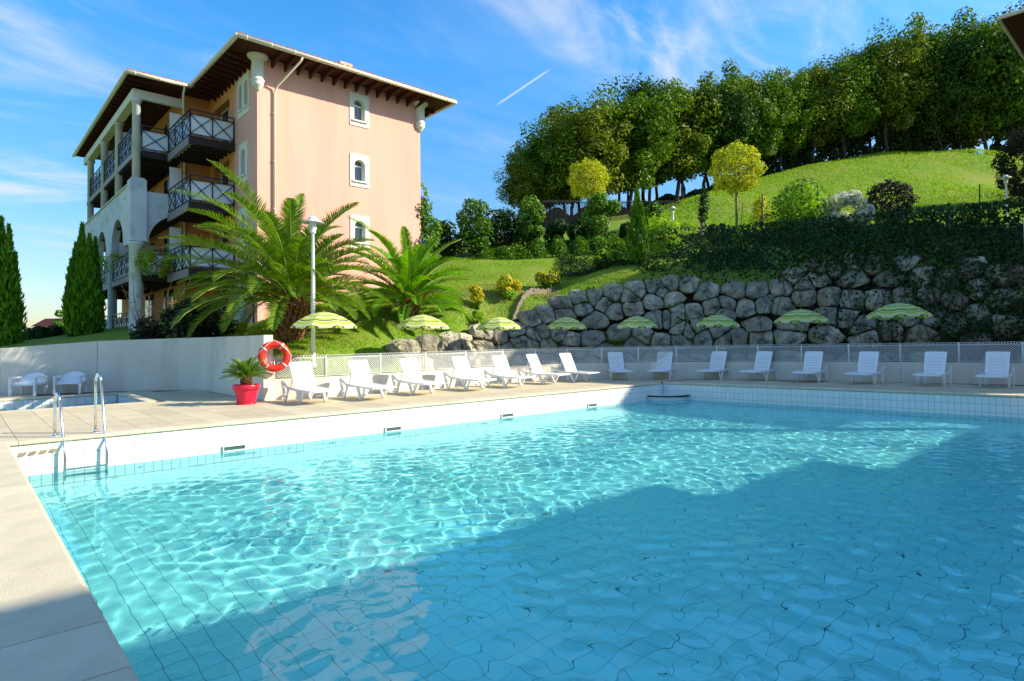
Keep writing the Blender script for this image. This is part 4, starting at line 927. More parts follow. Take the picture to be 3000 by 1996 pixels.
# right-hand face: windows on three floors
W3 = [(13.74, z) for z in (11.36, 8.57, 5.76)]
hol = [(13.27 + .02, 14.22 - .02, z + .05, z + 1.44) for _, z in W3]
mb = MB(); wall_holes(mb, Mr, BX, 17.05, 0, 13.3, hol); mb.box((BX + .4, BY + .35, 0), (17.04, 39.6, 13.25)); 
mb.add([(17.05, BY, 0), (17.05, 40, 0), (17.05, 40, 13.3), (17.05, BY, 13.3)], [(0, 1, 2, 3)]); mb.add([(BX, 40, 0), (17.05, 40, 0), (17.05, 40, 13.3), (BX, 40, 13.3)], [(0, 1, 2, 3)])
obj('wall', mb, M['pink'], bld)
for x, z in W3: arched_window(Mr, x, .27, z + .27, z + .98, 13.25, 14.23, z, z + 1.49)
# left face near the corner, pink; behind the balconies, ochre with recessed sliding doors
mb = MB(); hl = [(26.58, 27.85, 12.0 - 1.0, 12.95), (26.62, 27.78, 8.42, 10.02), (26.62, 27.78, 5.6, 7.2)]
hl = [(26.52, 27.92, 11.22, 12.95), (26.72, 27.78, 8.35, 10.06), (26.72, 27.78, 5.55, 7.25)]
wall_holes(mb, Ml, BY, 28.42, 0, 13.3, [(a + .03, b - .03, c + .03, d - .03) for a, b, c, d in hl]); obj('wall', mb, M['pink'], bld)
for (A0, A1, B0, B1) in hl[1:]: arched_window(Ml, (A0 + A1) / 2, .25, B0 + .30, B0 + 1.17, A0, A1, B0, B1)
A0, A1, B0, B1 = hl[0]
for h0, h1 in ((A0, (A0 + A1) / 2 - .001), ((A0 + A1) / 2 + .001, A1)):
    arched_window(Ml, (h0 + h1) / 2, .22, B0 + .32, B0 + 1.2, h0, h1, B0, B1)
drs = [(29.05, 31.4, z, z + 2.28) for z in (10.28, 7.5, 4.7, 1.95)]
mb = MB(); wall_holes(mb, Ml, 28.42, 32.02, 0, 13.3, drs)
for a, b, c, d in drs:                       # recess sides
    for q in ([(a, c), (a + .01, c), (a + .01, d), (a, d)], [(b - .01, c), (b, c), (b, d), (b - .01, d)], [(a, d - .01), (b, d - .01), (b, d), (a, d)]): mb.extr(q, Ml, -.38, -.001)
obj('recess_wall', mb, M['orange'], bld)
mb = MB(); mb.add([(7.9, 32.02, 0), (BX, 32.02, 0), (BX, 32.02, 13.3), (7.9, 32.02, 13.3)], [(0, 1, 2, 3)])
mb.add([(7.9, 32.02, 0), (7.9, 45.9, 0), (7.9, 45.9, 13.2), (7.9, 32.02, 13.2)], [(0, 3, 2, 1)]); mb.add([(7.9, 45.9, 0), (BX + .4, 45.9, 0), (BX + .4, 45.9, 13.2), (7.9, 45.9, 13.2)], [(0, 1, 2, 3)]); mb.add([(9.5, 39, 0), (9.5, 45.9, 0), (9.5, 45.9, 13.2), (9.5, 39, 13.2)], [(0, 1, 2, 3)])
obj('recess_wall', mb, M['orange'], bld)
for a, b, c, d in drs:
    dr = obj('sliding_door', MB().extr([(a, c), (b, c), (b, d), (a, d)], Ml, -.40, -.375), M['dglass'], bld); fr = MB(); t = .07; mid = (a + b) / 2
    for q in ([(a, c), (a + t, c), (a + t, d), (a, d)], [(b - t, c), (b, c), (b, d), (b - t, d)], [(mid - t / 2, c), (mid + t / 2, c), (mid + t / 2, d), (mid - t / 2, d)], [(a, d - t), (b, d - t), (b, d), (a, d)], [(a, c), (b, c), (b, c + t), (a, c + t)]): fr.extr(q, Ml, -.374, -.33)
    obj('door_frame', fr, M['white_paint'], dr)
for z in (10.28, 7.5, 4.7, 1.95):            # loggia doors on the back wall of the wing
    for y in (34.2, 38.3, 42.4):
        dr = obj('loggia_door', MB().box((7.86, y - .9, z), (7.9, y + .9, z + 2.2)), M['dglass'], bld); obj('door_frame', MB().box((7.84, y - .05, z), (7.859, y + .05, z + 2.2)), M['white_paint'], dr)
# eaves: soffit, rafters, gutters, tiled roofs
def roof(x0, x1, y0, y1, ze, ridge, pitch=.33):
    """hip roof with overhang already in the rectangle; returns the builder of its tiles"""
    w2 = min(x1 - x0, y1 - y0) / 2; zr = ze + w2 * pitch
    if x1 - x0 < y1 - y0: A, B = ((x0 + x1) / 2, y0 + w2), ((x0 + x1) / 2, y1 - w2)
    else: A, B = (x0 + w2, (y0 + y1) / 2), (x1 - w2, (y0 + y1) / 2)
    C = [(x0, y0), (x1, y0), (x1, y1), (x0, y1)]
    V = [(*c, ze) for c in C] + [(*A, zr), (*B, zr)]
    F = [(0, 1, 4), (1, 2, 5, 4), (2, 3, 5), (3, 0, 4, 5)] if x1 - x0 < y1 - y0 else [(0, 1, 5, 4), (1, 2, 5), (2, 3, 4, 5), (3, 0, 4)]
    return V, F, zr
def tiles_on(mb, V, F, sp=.26, r_=.085):
    """rows of half-round cover tiles running up every slope, stepped at each course"""
    for f in F:
        P = np.array([V[i] for i in f]); a, b = P[0], P[1]; e = (b - a); L = np.linalg.norm(e); e /= L; n_ = np.cross(b - a, P[-1] - a); n_ /= np.linalg.norm(n_)
        if n_[2] < 0: n_ = -n_
        up = np.cross(n_, e); up = up if up[2] > 0 else -up
        k = sp / 2
        while k < L:
            base = a + e * k; hi_ = 1e9
            for i in range(1, len(P)):               # where the row meets the other edges
                p, q = P[i], P[(i + 1) % len(P)]; d = q - p; A_ = np.array([[up @ up, -(up @ d)], [up @ d, -(d @ d)]]); bb = np.array([(p - base) @ up, (p - base) @ d])
                if abs(np.linalg.det(A_)) < 1e-9: continue
                s, t = np.linalg.solve(A_, bb)
                if s > .05 and -.001 <= t <= 1.001: hi_ = min(hi_, s)
            if hi_ < 1e8:
                s = -.04
                while s < hi_ - .15:
                    s1 = min(s + .42, hi_); p0 = base + up * s + n_ * .035; p1 = base + up * s1 + n_ * .012; ring = []
                    for p, rr in ((p0, r_ * 1.1), (p1, r_ * .9)): ring += [p + e * rr * math.cos(t) + n_ * rr * math.sin(t) for t in (0, math.pi / 3, 2 * math.pi / 3, math.pi)]
                    mb.add(ring, [(0, 4, 5, 1), (1, 5, 6, 2), (2, 6, 7, 3), (3, 2, 1, 0)]); s += .38
            k += sp
ZE = 13.30
for (x0, x1, y0, y1) in ((8.0, 18.3, 24.44, 41.2), (5.5, 11.5, 30.82, 46.9)):
    main = x0 == 8.0; V, F, zr = roof(x0, x1, y0, y1, ZE + .02 - (0 if main else .02), 0)
    if main:
        mb = MB(); mb.add(V, F); rf = obj('roof', mb, M['roof'], bld); mt = MB(); tiles_on(mt, V, F); obj('roof_tiles', mt, M['roof'], rf, kind='stuff')
        rd = MB(); rd.tube([V[0], V[4]], .11, 8); rd.tube([V[1], V[4]], .11, 8); rd.tube([V[4], V[5]], .11, 8); obj('ridge_tiles', rd, M['roof'], rf, True)
    else:
        mb = MB(); V = [(x0, y0, ZE + .02), (x1, y0, ZE + .02), (x1, y0 + 3, ZE + 1), (x1, y1, ZE + .9), (x0, y1, ZE + .02), (x0 + 3, y0 + 3, ZE + 1.0), (x0 + 3, y1 - 3, ZE + 1.0)]
        F = [(0, 1, 2, 5), (0, 5, 6, 4), (5, 2, 3, 6), (4, 6, 3)]; mb.add(V, F); rf = obj('roof', mb, M['roof'], bld); mt = MB(); V2 = [V[0], V[1], V[2], V[5], V[4], V[6]]
        tiles_on(mt, [(8.1, y0, ZE + .02), V[0], V[5], (8.1, y0 + 3, ZE + 1.0)], [(1, 0, 3, 2)]); tiles_on(mt, [V[4], V[0], V[5], V[6]], [(1, 0, 3, 2)]); obj('roof_tiles', mt, M['roof'], rf, kind='stuff')
        rd = MB(); rd.tube([V[0], V[5]], .11, 8); rd.tube([V[5], V[6]], .11, 8); obj('ridge_tiles', rd, M['roof'], rf, True)
mb = MB(); mb.box((8.05, 24.5, ZE - .03), (18.25, 41.1, ZE + .0)); mb.box((5.56, 30.88, ZE - .034), (8.049, 46.8, ZE - .004)); mb.box((8.05, 41.11, ZE - .034), (11, 46.8, ZE - .004)); obj('soffit', mb, M['soffit'], bld)
def gutter(mb, a, b, r_=.085):
    a, b = np.array(a, float), np.array(b, float); mb.tube([a, b], r_, 10); n_ = int(np.linalg.norm(b - a) / .95); d = (b - a) / np.linalg.norm(b - a)
    for k in range(n_ + 1): c = a + d * (.3 + k * .95); mb.tube([c - d * .02, c + d * .02], r_ + .012, 10)
mb = MB(); gutter(mb, (8.0, 24.4, ZE - .02), (18.34, 24.4, ZE - .02)); gutter(mb, (7.96, 24.4, ZE - .02), (7.96, 30.8, ZE - .02)); gutter(mb, (18.34, 24.4, ZE - .02), (18.34, 41, ZE - .02))
gutter(mb, (5.46, 30.78, ZE - .02), (8.0, 30.78, ZE - .02)); gutter(mb, (5.46, 30.78, ZE - .02), (5.46, 46.9, ZE - .02)); obj('gutter', mb, M['cream'], bld, True)
raft = MB(); Pr = [(0, 0), (1.12, .0), (1.12, -.12), (1.0, -.17), (.25, -.22), (0, -.34)]
raft.extr(Pr, lambda a, b, c: (c, -a, b), -.05, .05); rm = raft.mesh('rafter', M['soffit'])
for k in range(14):
    x = 9.75 + k * .545; 
    if x < 17.0: o = link('rafter', rm, bld); o.location = Vector((x, BY, ZE - .035)) - bld.location
for k in range(11): o = link('rafter', rm, bld); o.location = Vector((BX, 25.95 + k * .5, ZE - .035)) - bld.location; o.rotation_euler = (0, 0, -math.pi / 2)
for k in range(12): o = link('rafter', rm, bld); o.location = Vector((17.05, 26 + k * .6, ZE - .035)) - bld.location; o.rotation_euler = (0, 0, math.pi / 2)
raft = MB(); raft.box((-1.0, -.04, -.13), (0, .04, 0)); rm2 = raft.mesh('rafter', M['soffit'])
for k in range(26): o = link('rafter', rm2, bld); o.location = Vector((6.6, 31.2 + k * .6, ZE - .037)) - bld.location
# white bartizan-like drums under the eave corners
for x, y in ((BX + .02, BY - .02), (17.03, BY - .02)):
    pr = [(.02, -1.42), (.10, -1.36), (.12, -1.28), (.20, -1.22), (.235, -1.12), (.20, -1.08), (.26, -1.02), (.26, -.97), (.235, -.93), (.235, -.20), (.26, -.15), (.40, -.05), (.42, .0), (.42, .03)]
    obj('corner_drum', MB().lathe(pr, 26, (x, y, ZE - .08)), M['trim'], bld, True)
def downpipe(P, r_=.045): mb = MB(); mb.tube(P, r_, 10); [mb.tube([(P[-1][0], P[-1][1], z), (P[-1][0], P[-1][1], z + .04)], r_ + .012, 10) for z in np.arange(3, 12, 2.0)]; obj('downpipe', mb, M['cream'], bld, True)
downpipe([(10.55, 24.42, ZE - .08), (10.5, 24.5, ZE - .25), (9.9, 25.45, ZE - 1.15), (9.82, 25.56, ZE - 1.4), (9.8, 25.56, 2)])
downpipe([(7.75, 30.8, ZE - .06), (7.72, 30.95, ZE - .35), (7.96, 31.85, ZE - 1.35), (8.02, 31.95, ZE - 1.6), (8.02, 31.95, 1.8)], .05)
mb = MB(); mb.box((9.10, 26.0, 1.8), (9.135, 26.09, 4.9)); obj('downpipe', mb, M['iron'], bld)
# wing: round columns, beam, arcade with arches
COLY = (32.0, 36.0, 40.0, 44.6)
for y in COLY:
    obj('column', MB().lathe([(.17, 8.8), (.165, 12.42), (.20, 12.44), (.23, 12.50), (.23, 12.58)], 22, (6.05, y, 0)), M['arcade'], bld, True)
mb = MB(); mb.box((5.87, 31.82, 12.582), (6.23, 46.0, 12.98)); mb.box((6.232, 31.82, 12.584), (7.9, 32.015, 12.978)); obj('beam', mb, M['trim'], bld)
Mw = lambda a, b, c: (6.22 - c, a, b)       # arcade wall plane towards the left
def arcade(mb, y0, y1, z0, z1, arches, thick, n=14):
    """wall y0..y1, z0..z1 with round-headed openings (centre, half width, spring) cut from below"""
    xs = [y0]; tops = []
    for c_, h_, s_ in arches:
        xs += [c_ - h_ + 2 * h_ * k / (2 * n) for k in range(2 * n + 1)]
    xs.append(y1); xs = sorted(set(xs)); low = []
    def under(y):
        for c_, h_, s_ in arches:
            if abs(y - c_) < h_ - 1e-9: return s_ + math.sqrt(h_ * h_ - (y - c_) ** 2)
        return z0
    for a, b in zip(xs[:-1], xs[1:]):
        m_ = (a + b) / 2; ins = any(abs(m_ - c_) < h_ for c_, h_, s_ in arches); la = under(a) if ins else z0; lb = under(b) if ins else z0
        if ins:
            for c_, h_, s_ in arches:
                if abs(m_ - c_) < h_: la = s_ + math.sqrt(max(0, h_ * h_ - (a - c_) ** 2)); lb = s_ + math.sqrt(max(0, h_ * h_ - (b - c_) ** 2))
        mb.add([Mw(a, la, 0), Mw(b, lb, 0), Mw(b, z1, 0), Mw(a, z1, 0), Mw(a, la, thick), Mw(b, lb, thick), Mw(b, z1, thick), Mw(a, z1, thick)], [(3, 2, 1, 0), (4, 5, 6, 7), (0, 1, 5, 4), (2, 3, 7, 6)])
mb = MB(); arcade(mb, 32.45, 45.75, 6.1, 8.78, [(35.45, 1.50, 6.1), (39.85, 1.50, 6.1), (43.95, 1.30, 6.1)], .33); ar = obj('arcade', mb, M['arcade'], bld)
obj('arcade_coping', MB().box((5.82, 32.45, 8.782), (6.30, 45.8, 8.83)), M['trim'], ar)
mb = MB()
for y, z in ((37.2, 8.35), (33.6, 8.3), (38.1, 8.0), (41.6, 8.3), (42.2, 8.0), (34.4, 8.0)): mb.box((5.882, y - .18, z), (5.892, y + .18, z + .03))
obj('drain_slot', mb, M['iron'], ar)
obj('corner_pier', MB().box((5.78, 31.74, 6.12), (6.42, 32.44, 8.9)), M['arcade'], bld); obj('pier_cap', MB().box((5.84, 31.80, 8.902), (6.36, 32.38, 8.98)), M['arcade'], bld)
for y, r_ in ((32.08, .27), (37.65, .21), (42.0, .21), (45.5, .21)):
    obj('column', MB().lathe([(r_ + .03, 1.5), (r_ + .03, 1.9), (r_, 1.95), (r_, 5.9), (r_ + .04, 5.93), (r_ + .09, 6.02), (r_ + .09, 6.098)], 22, (6.06, y, 0)), M['arcade'], bld, True)
# front spandrel with its half arch towards the main block
mb = MB(); n_ = 14; S_ = 6.1; Rr = 1.38; 
Pf = [(6.42, 6.1), (6.52, 6.1)] + [(7.90 - Rr * math.cos(math.pi / 2 * k / n_), S_ + Rr * math.sin(math.pi / 2 * k / n_)) for k in range(n_ + 1)] + [(7.9, 8.42), (6.42, 8.42)]
for k in range(1, len(Pf) - 3): a, b = Pf[k], Pf[k + 1]; mb.add([(a[0], 31.9, a[1]), (b[0], 31.9, b[1]), (b[0], 31.9, 8.42), (a[0], 31.9, 8.42), (a[0], 32.14, a[1]), (b[0], 32.14, b[1]), (b[0], 32.14, 8.42), (a[0], 32.14, 8.42)], [(0, 1, 2, 3), (7, 6, 5, 4), (0, 4, 5, 1), (3, 2, 6, 7)])
mb.box((6.42, 31.9, 6.1), (6.525, 32.14, 8.42)); obj('spandrel', mb, M['arcade'], bld)
# loggia floors
for z in (10.02, 7.25, 4.45, 1.7): obj('loggia_floor', MB().box((6.0, 32.16, z), (7.88, 45.7, z + .22)), M['darkwood'], bld)
mb = MB(); 
for z in (10.02, 4.45):
    for k in range(26): mb.box((5.98, 32.5 + k * .5, z - .17), (7.85, 32.58 + k * .5, z - .005))
obj('floor_joists', mb, M['darkwood'], bld, kind='stuff')
M['blue_panel'] = mat('sky_toned_balustrade_panel', (.56, .68, .92), .25, spec=.6); M['white_panel'] = mat('white_balustrade_panel', (.70, .76, .74), .4)  # blue panel's base colour carries the sky it would reflect
def railing(a, b, z0, z1, bays, parent, panel=None, lattice=False):
    """iron railing from a to b (plan points): double top rail, bottom rail, posts, crossed braces, panel behind"""
    a, b = np.array([*a, 0.]), np.array([*b, 0.]); mb = MB(); t = .032; d = (b - a) / np.linalg.norm(b - a); n_ = np.array([-d[1], d[0], 0])
    Z = lambda p, z: (p[0], p[1], z)
    mb.bar(Z(a, z1), Z(b, z1), .05, .04); mb.bar(Z(a, z1 - .19), Z(b, z1 - .19), t); mb.bar(Z(a, z0 + .1), Z(b, z0 + .1), t)
    for k in range(bays + 1): p = a + (b - a) * k / bays; mb.bar(Z(p, z0 - .12), Z(p, z1), t + .006)
    for k in range(bays):
        p, q = a + (b - a) * k / bays, a + (b - a) * (k + 1) / bays
        mb.bar(Z(p, z0 + .1), Z(q, z1 - .19), t * .9); mb.bar(Z(q, z0 + .1), Z(p, z1 - .19), t * .9); m_ = (p + q) / 2; mb.bar(Z(m_, z1 - .19), Z(m_, z1), t * .7); mb.bar(Z(m_, z0 - .1), Z(m_, z0 + .1), t)
        if lattice: mb.bar(Z(m_, z0 + .1), Z(q, (z0 + z1) / 2), t * .6); mb.bar(Z(m_, z0 + .1), Z(p, (z0 + z1) / 2), t * .6); mb.bar(Z(m_, z1 - .19), Z(q, (z0 + z1) / 2), t * .6); mb.bar(Z(m_, z1 - .19), Z(p, (z0 + z1) / 2), t * .6)
    rl = obj('railing', mb, M['iron'], parent)
    if parent is bld and panel:
        s = .05; c = (a + b) / 2; obj('panel', MB().obox((c[0] + n_[0] * s, c[1] + n_[1] * s, (z0 + z1 - .1) / 2), (b - a) / 2 * .98, n_ * .006, (0, 0, (z1 - z0 - .28) / 2)), panel, rl)
    return rl, a, b, n_
def panel(a, b, z0, z1, m, parent, s=.05):
    a, b = np.array([*a, 0.]), np.array([*b, 0.]); d = (b - a) / np.linalg.norm(b - a); n_ = np.array([-d[1], d[0], 0]); c = (a + b) / 2 + n_ * s
    return obj('balustrade_panel', MB().obox((c[0], c[1], (z0 + z1) / 2), (b - a) / 2 * .97, n_ * .006, (0, 0, (z1 - z0) / 2)), m, parent)
# projecting balconies of the near block
for lev, (zf, zt) in enumerate(((10.27, 11.40), (7.47, 8.61), (4.66, 5.77))):
    bal = obj('balcony', MB().box((7.36, 28.42, zf - .05), (9.138, 31.98, zf)), M['darkwood'], bld)
    fr = MB(); fr.box((7.28, 28.30, zf - .34), (9.138, 28.40, zf + .0)); obj('edge_beam', fr, M['darkwood'], bal)
    obj('side_beam', MB().box((7.28, 28.41, zf - .34), (7.355, 31.88, zf)), mat('greyed_timber', (.26, .22, .22), .8), bal)
    obj('underside', MB().box((7.36, 28.42, zf - .075), (9.136, 31.97, zf - .052)), M['trim'], bal)
    jm = MB(); jm.extr([(7.62, -.02), (9.136, -.02), (9.136, -.24), (7.80, -.24), (7.62, -.16)], lambda a, b, c: (a, c, b), -.05, .05); jm = jm.mesh('joist', M['darkwood'])
    for k in range(6): o = link('joist', jm, bal); o.location = (0, 28.85 + k * .55, zf - .06)
    railing((7.33, 28.35), (9.1, 28.35), zf + .0, zt, 2, bal); panel((7.36, 28.35), (9.1, 28.35), zf + .08, zt - .2, M['white_panel'], bal)
    railing((7.33, 31.95), (7.33, 28.35), zf + .0, zt, 3, bal, lattice=True); panel((7.33, 31.9), (7.33, 28.4), zf + .08, zt - .2, M['blue_panel'] if lev != 2 else M['white_panel'], bal)
    obj('partition', MB().box((7.38, 31.90, zf + .01), (7.88, 31.94, zf + (2.0 if lev == 0 else 2.25))), M['white_paint'], bal)
    if lev != 1: railing((6.25, 31.92), (7.33, 31.92), zf, zt, 1, bal); panel((6.25, 31.92), (7.33, 31.92), zf + .08, zt - .2, M['white_panel'], bal)
    if lev != 1: obj('loggia_edge', MB().box((6.25, 31.84, zf - .30), (7.275, 31.99, zf)), M['darkwood'], bal)
    # furniture glimpsed behind the rail
    if lev < 2:
        c = (8.1, 29.4, zf); f_ = MB(); f_.lathe([(.42, .70), (.42, .73)], 18, c); f_.tube([(c[0], c[1], zf), (c[0], c[1], zf + .7)], .03, 6); obj('balcony_table', f_, M['plastic'], bal)
# railings between the wing's columns
for zf, zt, ys in ((10.24, 11.40, (32.1, 36, 40, 44.6)), (4.66, 5.80, (32.4, 37.4, 41.8, 45.4)), (1.9, 3.0, (32.4, 37.4, 41.8, 45.4))):
    for a, b in zip(ys[:-1], ys[1:]):
        rl = obj('loggia_railing', MB().box((5.96, a + .2, zf - .25), (6.0, b - .2, zf)), mat('pale_floor_edge', (.34, .32, .32), .8), bld); railing((6.0, b - .18), (6.0, a + .18), zf, zt, 4, rl, lattice=True); panel((6.03, b - .2), (6.03, a + .2), zf + .08, zt - .2, M['blue_panel'], rl)
for z in (10.24, 4.66):
    for y in (36.0, 40.0): obj('partition', MB().box((6.1, y - .03, z), (7.85, y + .03, z + 1.9)), M['white_paint'], bld)
# ground floor door and shutter near the corner
dr = obj('shuttered_door', MB().box((9.08, 27.0, 1.8), (9.138, 28.3, 4.0)), M['shutter'], bld)
for k in range(12): obj('louvre', MB().box((9.062, 27.12, 2.0 + k * .15), (9.078, 28.18, 2.08 + k * .15)), M['shutter'], dr)
ch_ = obj('chimney', MB().box((15.1, 30.2, 14.5), (15.8, 30.9, 16.4)), M['pink'], bld)

# ------------------------------------------------------------ neighbouring blocks on the sunny side: they throw the shade over the pool
def block(name, label, x0, x1, y0, y1, z0, h, storeys, face='y', oe=1.0):      # mostly unseen houses, sized and stepped to fit the pool shade
    t = thing(name, label, 'building', ((x0 + x1) / 2, (y0 + y1) / 2, z0)); mb = MB(); mb.box((x0, y0, z0), (x1, y1, h - .05)); obj('wall', mb, M['pink'], t)
    V, F, _z = roof(x0 - 1, x1 + oe, y0 - 1, y1 + 1, h, 0, .30); mb = MB(); mb.add(V, F); mb.box((x0 - .98, y0 - .98, h - .10), (x1 + oe - .02, y1 + .98, h - .004)); mb.m = [0] * len(F) + [1] * 6; rf = obj('roof', mb, [M['roof'], M['soffit']], t)
    gt = MB(); c = [(x0 - 1.05, y0 - 1.05, h), (x1 + oe + .05, y0 - 1.05, h), (x1 + oe + .05, y1 + 1.05, h), (x0 - 1.05, y1 + 1.05, h)]
    for i in range(4): gt.tube([c[i], c[(i + 1) % 4]], .085, 8)
    obj('gutter', gt, M['cream'], rf)
    for k in range(storeys):
        z = h - 2.3 - 2.8 * k
        if z < z0 + .3: break
        if face == 'y':
            for i in range(int((x1 - x0) / 3)): x = x0 + 1.5 + 3 * i; w_ = obj('window', MB().box((x - .5, y1, z), (x + .5, y1 + .05, z + 1.3)), M['trim'], t); obj('pane', MB().box((x - .4, y1 + .051, z + .1), (x + .4, y1 + .06, z + 1.2)), M['dglass'], w_)
        else:
            for i in range(int((y1 - y0) / 3)): y = y0 + 1.5 + 3 * i; w_ = obj('window', MB().box((x0 - .05, y - .5, z), (x0, y + .5, z + 1.3)), M['trim'], t); obj('pane', MB().box((x0 - .06, y - .4, z + .1), (x0 - .051, y + .4, z + 1.2)), M['dglass'], w_)
    return t
block('apartment_block', 'tall pink apartment block beyond the right side of the view', 39.2, 52, -16, -1.2, -.5, 18.3, 5, 'x')
block('apartment_block', 'narrow pink wing whose dark eave tip shows at the top right corner', 31.45, 43, 1.55, 3.95, -.5, 13.95, 4, 'x')
block('apartment_block', 'pink apartment block behind the viewer on the sunny side of the pool', -12, 22.6, -22, -10, -.3, 11.3, 4, 'y', .2)
block('apartment_block', 'unseen lower pink wing beside the block behind the viewer, stepped to fit the pool shade', 22.65, 25.0, -21, -10, -.3, 10.4, 3, 'y', .1)
block('apartment_block', 'unseen lowest pink wing ending the block behind the viewer, stepped to fit the pool shade', 25.05, 30.2, -20, -10, -.3, 9.4, 3, 'y')
# houses far off on the left
for k, (px, py, D, w_, h_, lab) in enumerate(((178, 1000, 75, 3.2, 3.2, 'distant white house with a dark roof edge between the cypresses'), (128, 1000, 70, 2.0, 1.0, 'distant low house with an orange tiled roof behind the hedge'))):
    p = at(px, py, D); t = thing('distant_house', lab, 'house', (p[0], p[1], 0)); zb = -2 ; zt = p[2] + h_ * .55; Rm = np.array([.742, -.67, 0]); Fm = np.array([.67, .742, 0])
    obj('wall', MB().obox((p[0], p[1], (zb + zt) / 2), Rm * w_ / 2, Fm * 2, (0, 0, (zt - zb) / 2)), M['white_wall'], t)
    mb = MB(); a, b = np.array([p[0], p[1], zt]) - Rm * (w_ / 2 + .3), np.array([p[0], p[1], zt]) + Rm * (w_ / 2 + .3)
    mb.add([a - Fm * 2.3, b - Fm * 2.3, b + Fm * 2.3, a + Fm * 2.3, a + (0, 0, 1.0), b + (0, 0, 1.0)], [(0, 1, 5, 4), (2, 3, 4, 5), (1, 2, 5), (3, 0, 4), (3, 2, 1, 0)]); obj('roof', mb, M['roof'] if k else M['soffit'], t)
    if k == 0:
        for q in (-.8, .8): c = np.array([p[0], p[1], zt - 1.2]) + Rm * q - Fm * 2.02; w2_ = obj('window', MB().obox(c, Rm * .35, Fm * .02, (0, 0, .5)), M['dglass'], t)

# ------------------------------------------------------------ vegetation
def leaf_quads(C, size, rg, out=None, asp=.62, jit=.35):
    """one folded-free leaf per centre; out: preferred facing directions"""
    N = len(C); n = rg.normal(size=(N, 3)); n /= np.linalg.norm(n, axis=1)[:, None]
    if out is not None: n = n * .75 + out; n /= np.linalg.norm(n, axis=1)[:, None] + 1e-9
    a = np.cross(n, rg.normal(size=(N, 3))); a /= np.linalg.norm(a, axis=1)[:, None] + 1e-9; b = np.cross(n, a)
    s = size * (1 + jit * rg.uniform(-1, 1, N))[:, None]; V = np.stack([C - a * s, C - b * s * asp + a * s * .1, C + a * s, C + b * s * asp - a * s * .1], 1).reshape(-1, 3)
    return V, np.arange(4 * N).reshape(N, 4)
def lumps(rg, K, R3, c, shell=.75):
    d = rg.normal(size=(K, 3)); d /= np.linalg.norm(d, axis=1)[:, None]; r_ = rg.uniform(shell, 1, K)[:, None] ** .6
    return c + d * r_ * R3 * .8
def cloud(rg, n, cs, rad, size, zmin=None, core=.35):
    k = rg.integers(0, len(cs), n); d = rg.normal(size=(n, 3)); d /= np.linalg.norm(d, axis=1)[:, None]; rr_ = np.asarray(rad)[k] if np.ndim(rad) else np.full(n, rad)
    P = cs[k] + d * (rr_ * rg.uniform(core, 1.08, n) ** .5)[:, None]; o = d + np.array([0, 0, .35])
    if zmin is not None: m = P[:, 2] > zmin; P, o = P[m], o[m]
    return leaf_quads(P, size, rg, o)
def branch_tree(rg, H, trunk_r, crown0, spread, nl=9):
    """tapered trunk with limbs; returns builder and limb tips"""
    mb = MB(); pts = [(0, 0, -.4)]; x = y = 0
    for k in range(7): x += rg.normal() * .012 * H; y += rg.normal() * .012 * H; pts.append((x, y, H * .78 * (k + 1) / 7))
    mb.tube(pts, [trunk_r * (1.15 - .13 * k) for k in range(8)], 8); tips = []
    for k in range(nl):
        i = rg.integers(2, 6); a = rg.uniform(0, 2 * math.pi); p = np.array(pts[i]); L = spread * rg.uniform(.6, 1.1); q = p + np.array([math.cos(a) * L * .5, math.sin(a) * L * .5, L * .35]); r_ = q + np.array([math.cos(a + .3) * L * .5, math.sin(a + .3) * L * .5, L * .45])
        mb.tube([p, q, r_], [trunk_r * .4, trunk_r * .25, trunk_r * .1], 6); tips += [q, r_]
    return mb, np.array(tips)
# woodland on the hill: four kinds of crown, copied
M['olive'] = leafmat('olive_toned_leaf', (.04, .08, .006), (.26, .32, .03), .3)
WOOD = []
for v in range(4):
    rg = np.random.default_rng(20 + v); H = 12.0; mb, tips = branch_tree(rg, H, .17, .4, 3.4, 12)
    t = thing('woodland_tree', '', 'tree', local=True, group='trees of the wood along the hill crest'); obj('trunk', mb, M['bark'], t, True, loc=(0, 0, 0))
    cs = np.concatenate([lumps(rg, 30, np.array([4.9, 4.9, 2.3]), np.array([0, 0, 9.3]), .3), lumps(rg, 18, np.array([4.6, 4.6, 2.2]), np.array([0, 0, 6.6]), .4), lumps(rg, 7, np.array([3.0, 3.0, 1.6]), np.array([0, 0, 4.4]), .5), rg.uniform(-1, 1, (5, 3)) * (3.5, 3.5, .6) + (0, 0, 11.2), tips[tips[:, 2] < 9]])
    rad = rg.uniform(.7, 1.6, len(cs)); V, F = cloud(rg, 17000, cs, rad, .155, 2.6, .2)
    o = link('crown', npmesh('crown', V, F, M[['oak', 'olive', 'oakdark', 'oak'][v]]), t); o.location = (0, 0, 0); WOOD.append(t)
TOP = [(1470, 600), (1500, 530), (1520, 480), (1600, 385), (1700, 335), (1800, 300), (1900, 258), (1935, 262), (2000, 285), (2100, 250), (2200, 238), (2300, 245), (2400, 205), (2480, 190), (2520, 155), (2640, 120), (2700, 140), (2750, 125), (2850, 85), (2950, 72), (3150, 60)]
WL = [(1530, 51), (1588, 53), (1640, 52), (1700, 54), (1745, 52), (1800, 54), (1850, 53), (1902, 55), (1960, 55), (2005, 57), (2060, 56), (2110, 58), (2165, 58), (2215, 59), (2268, 60), (2320, 61), (2372, 62), (2425, 63), (2480, 63), (2535, 63), (2590, 63), (2645, 64), (2700, 64), (2755, 64), (2812, 64), (2868, 64), (2925, 64), (2985, 63), (3050, 64), (3110, 64)]
LEFTN = ['small tree ending the wood on its left', 'tree with a sunlit top near the left end of the wood']
first = [True] * 4; kk = 0
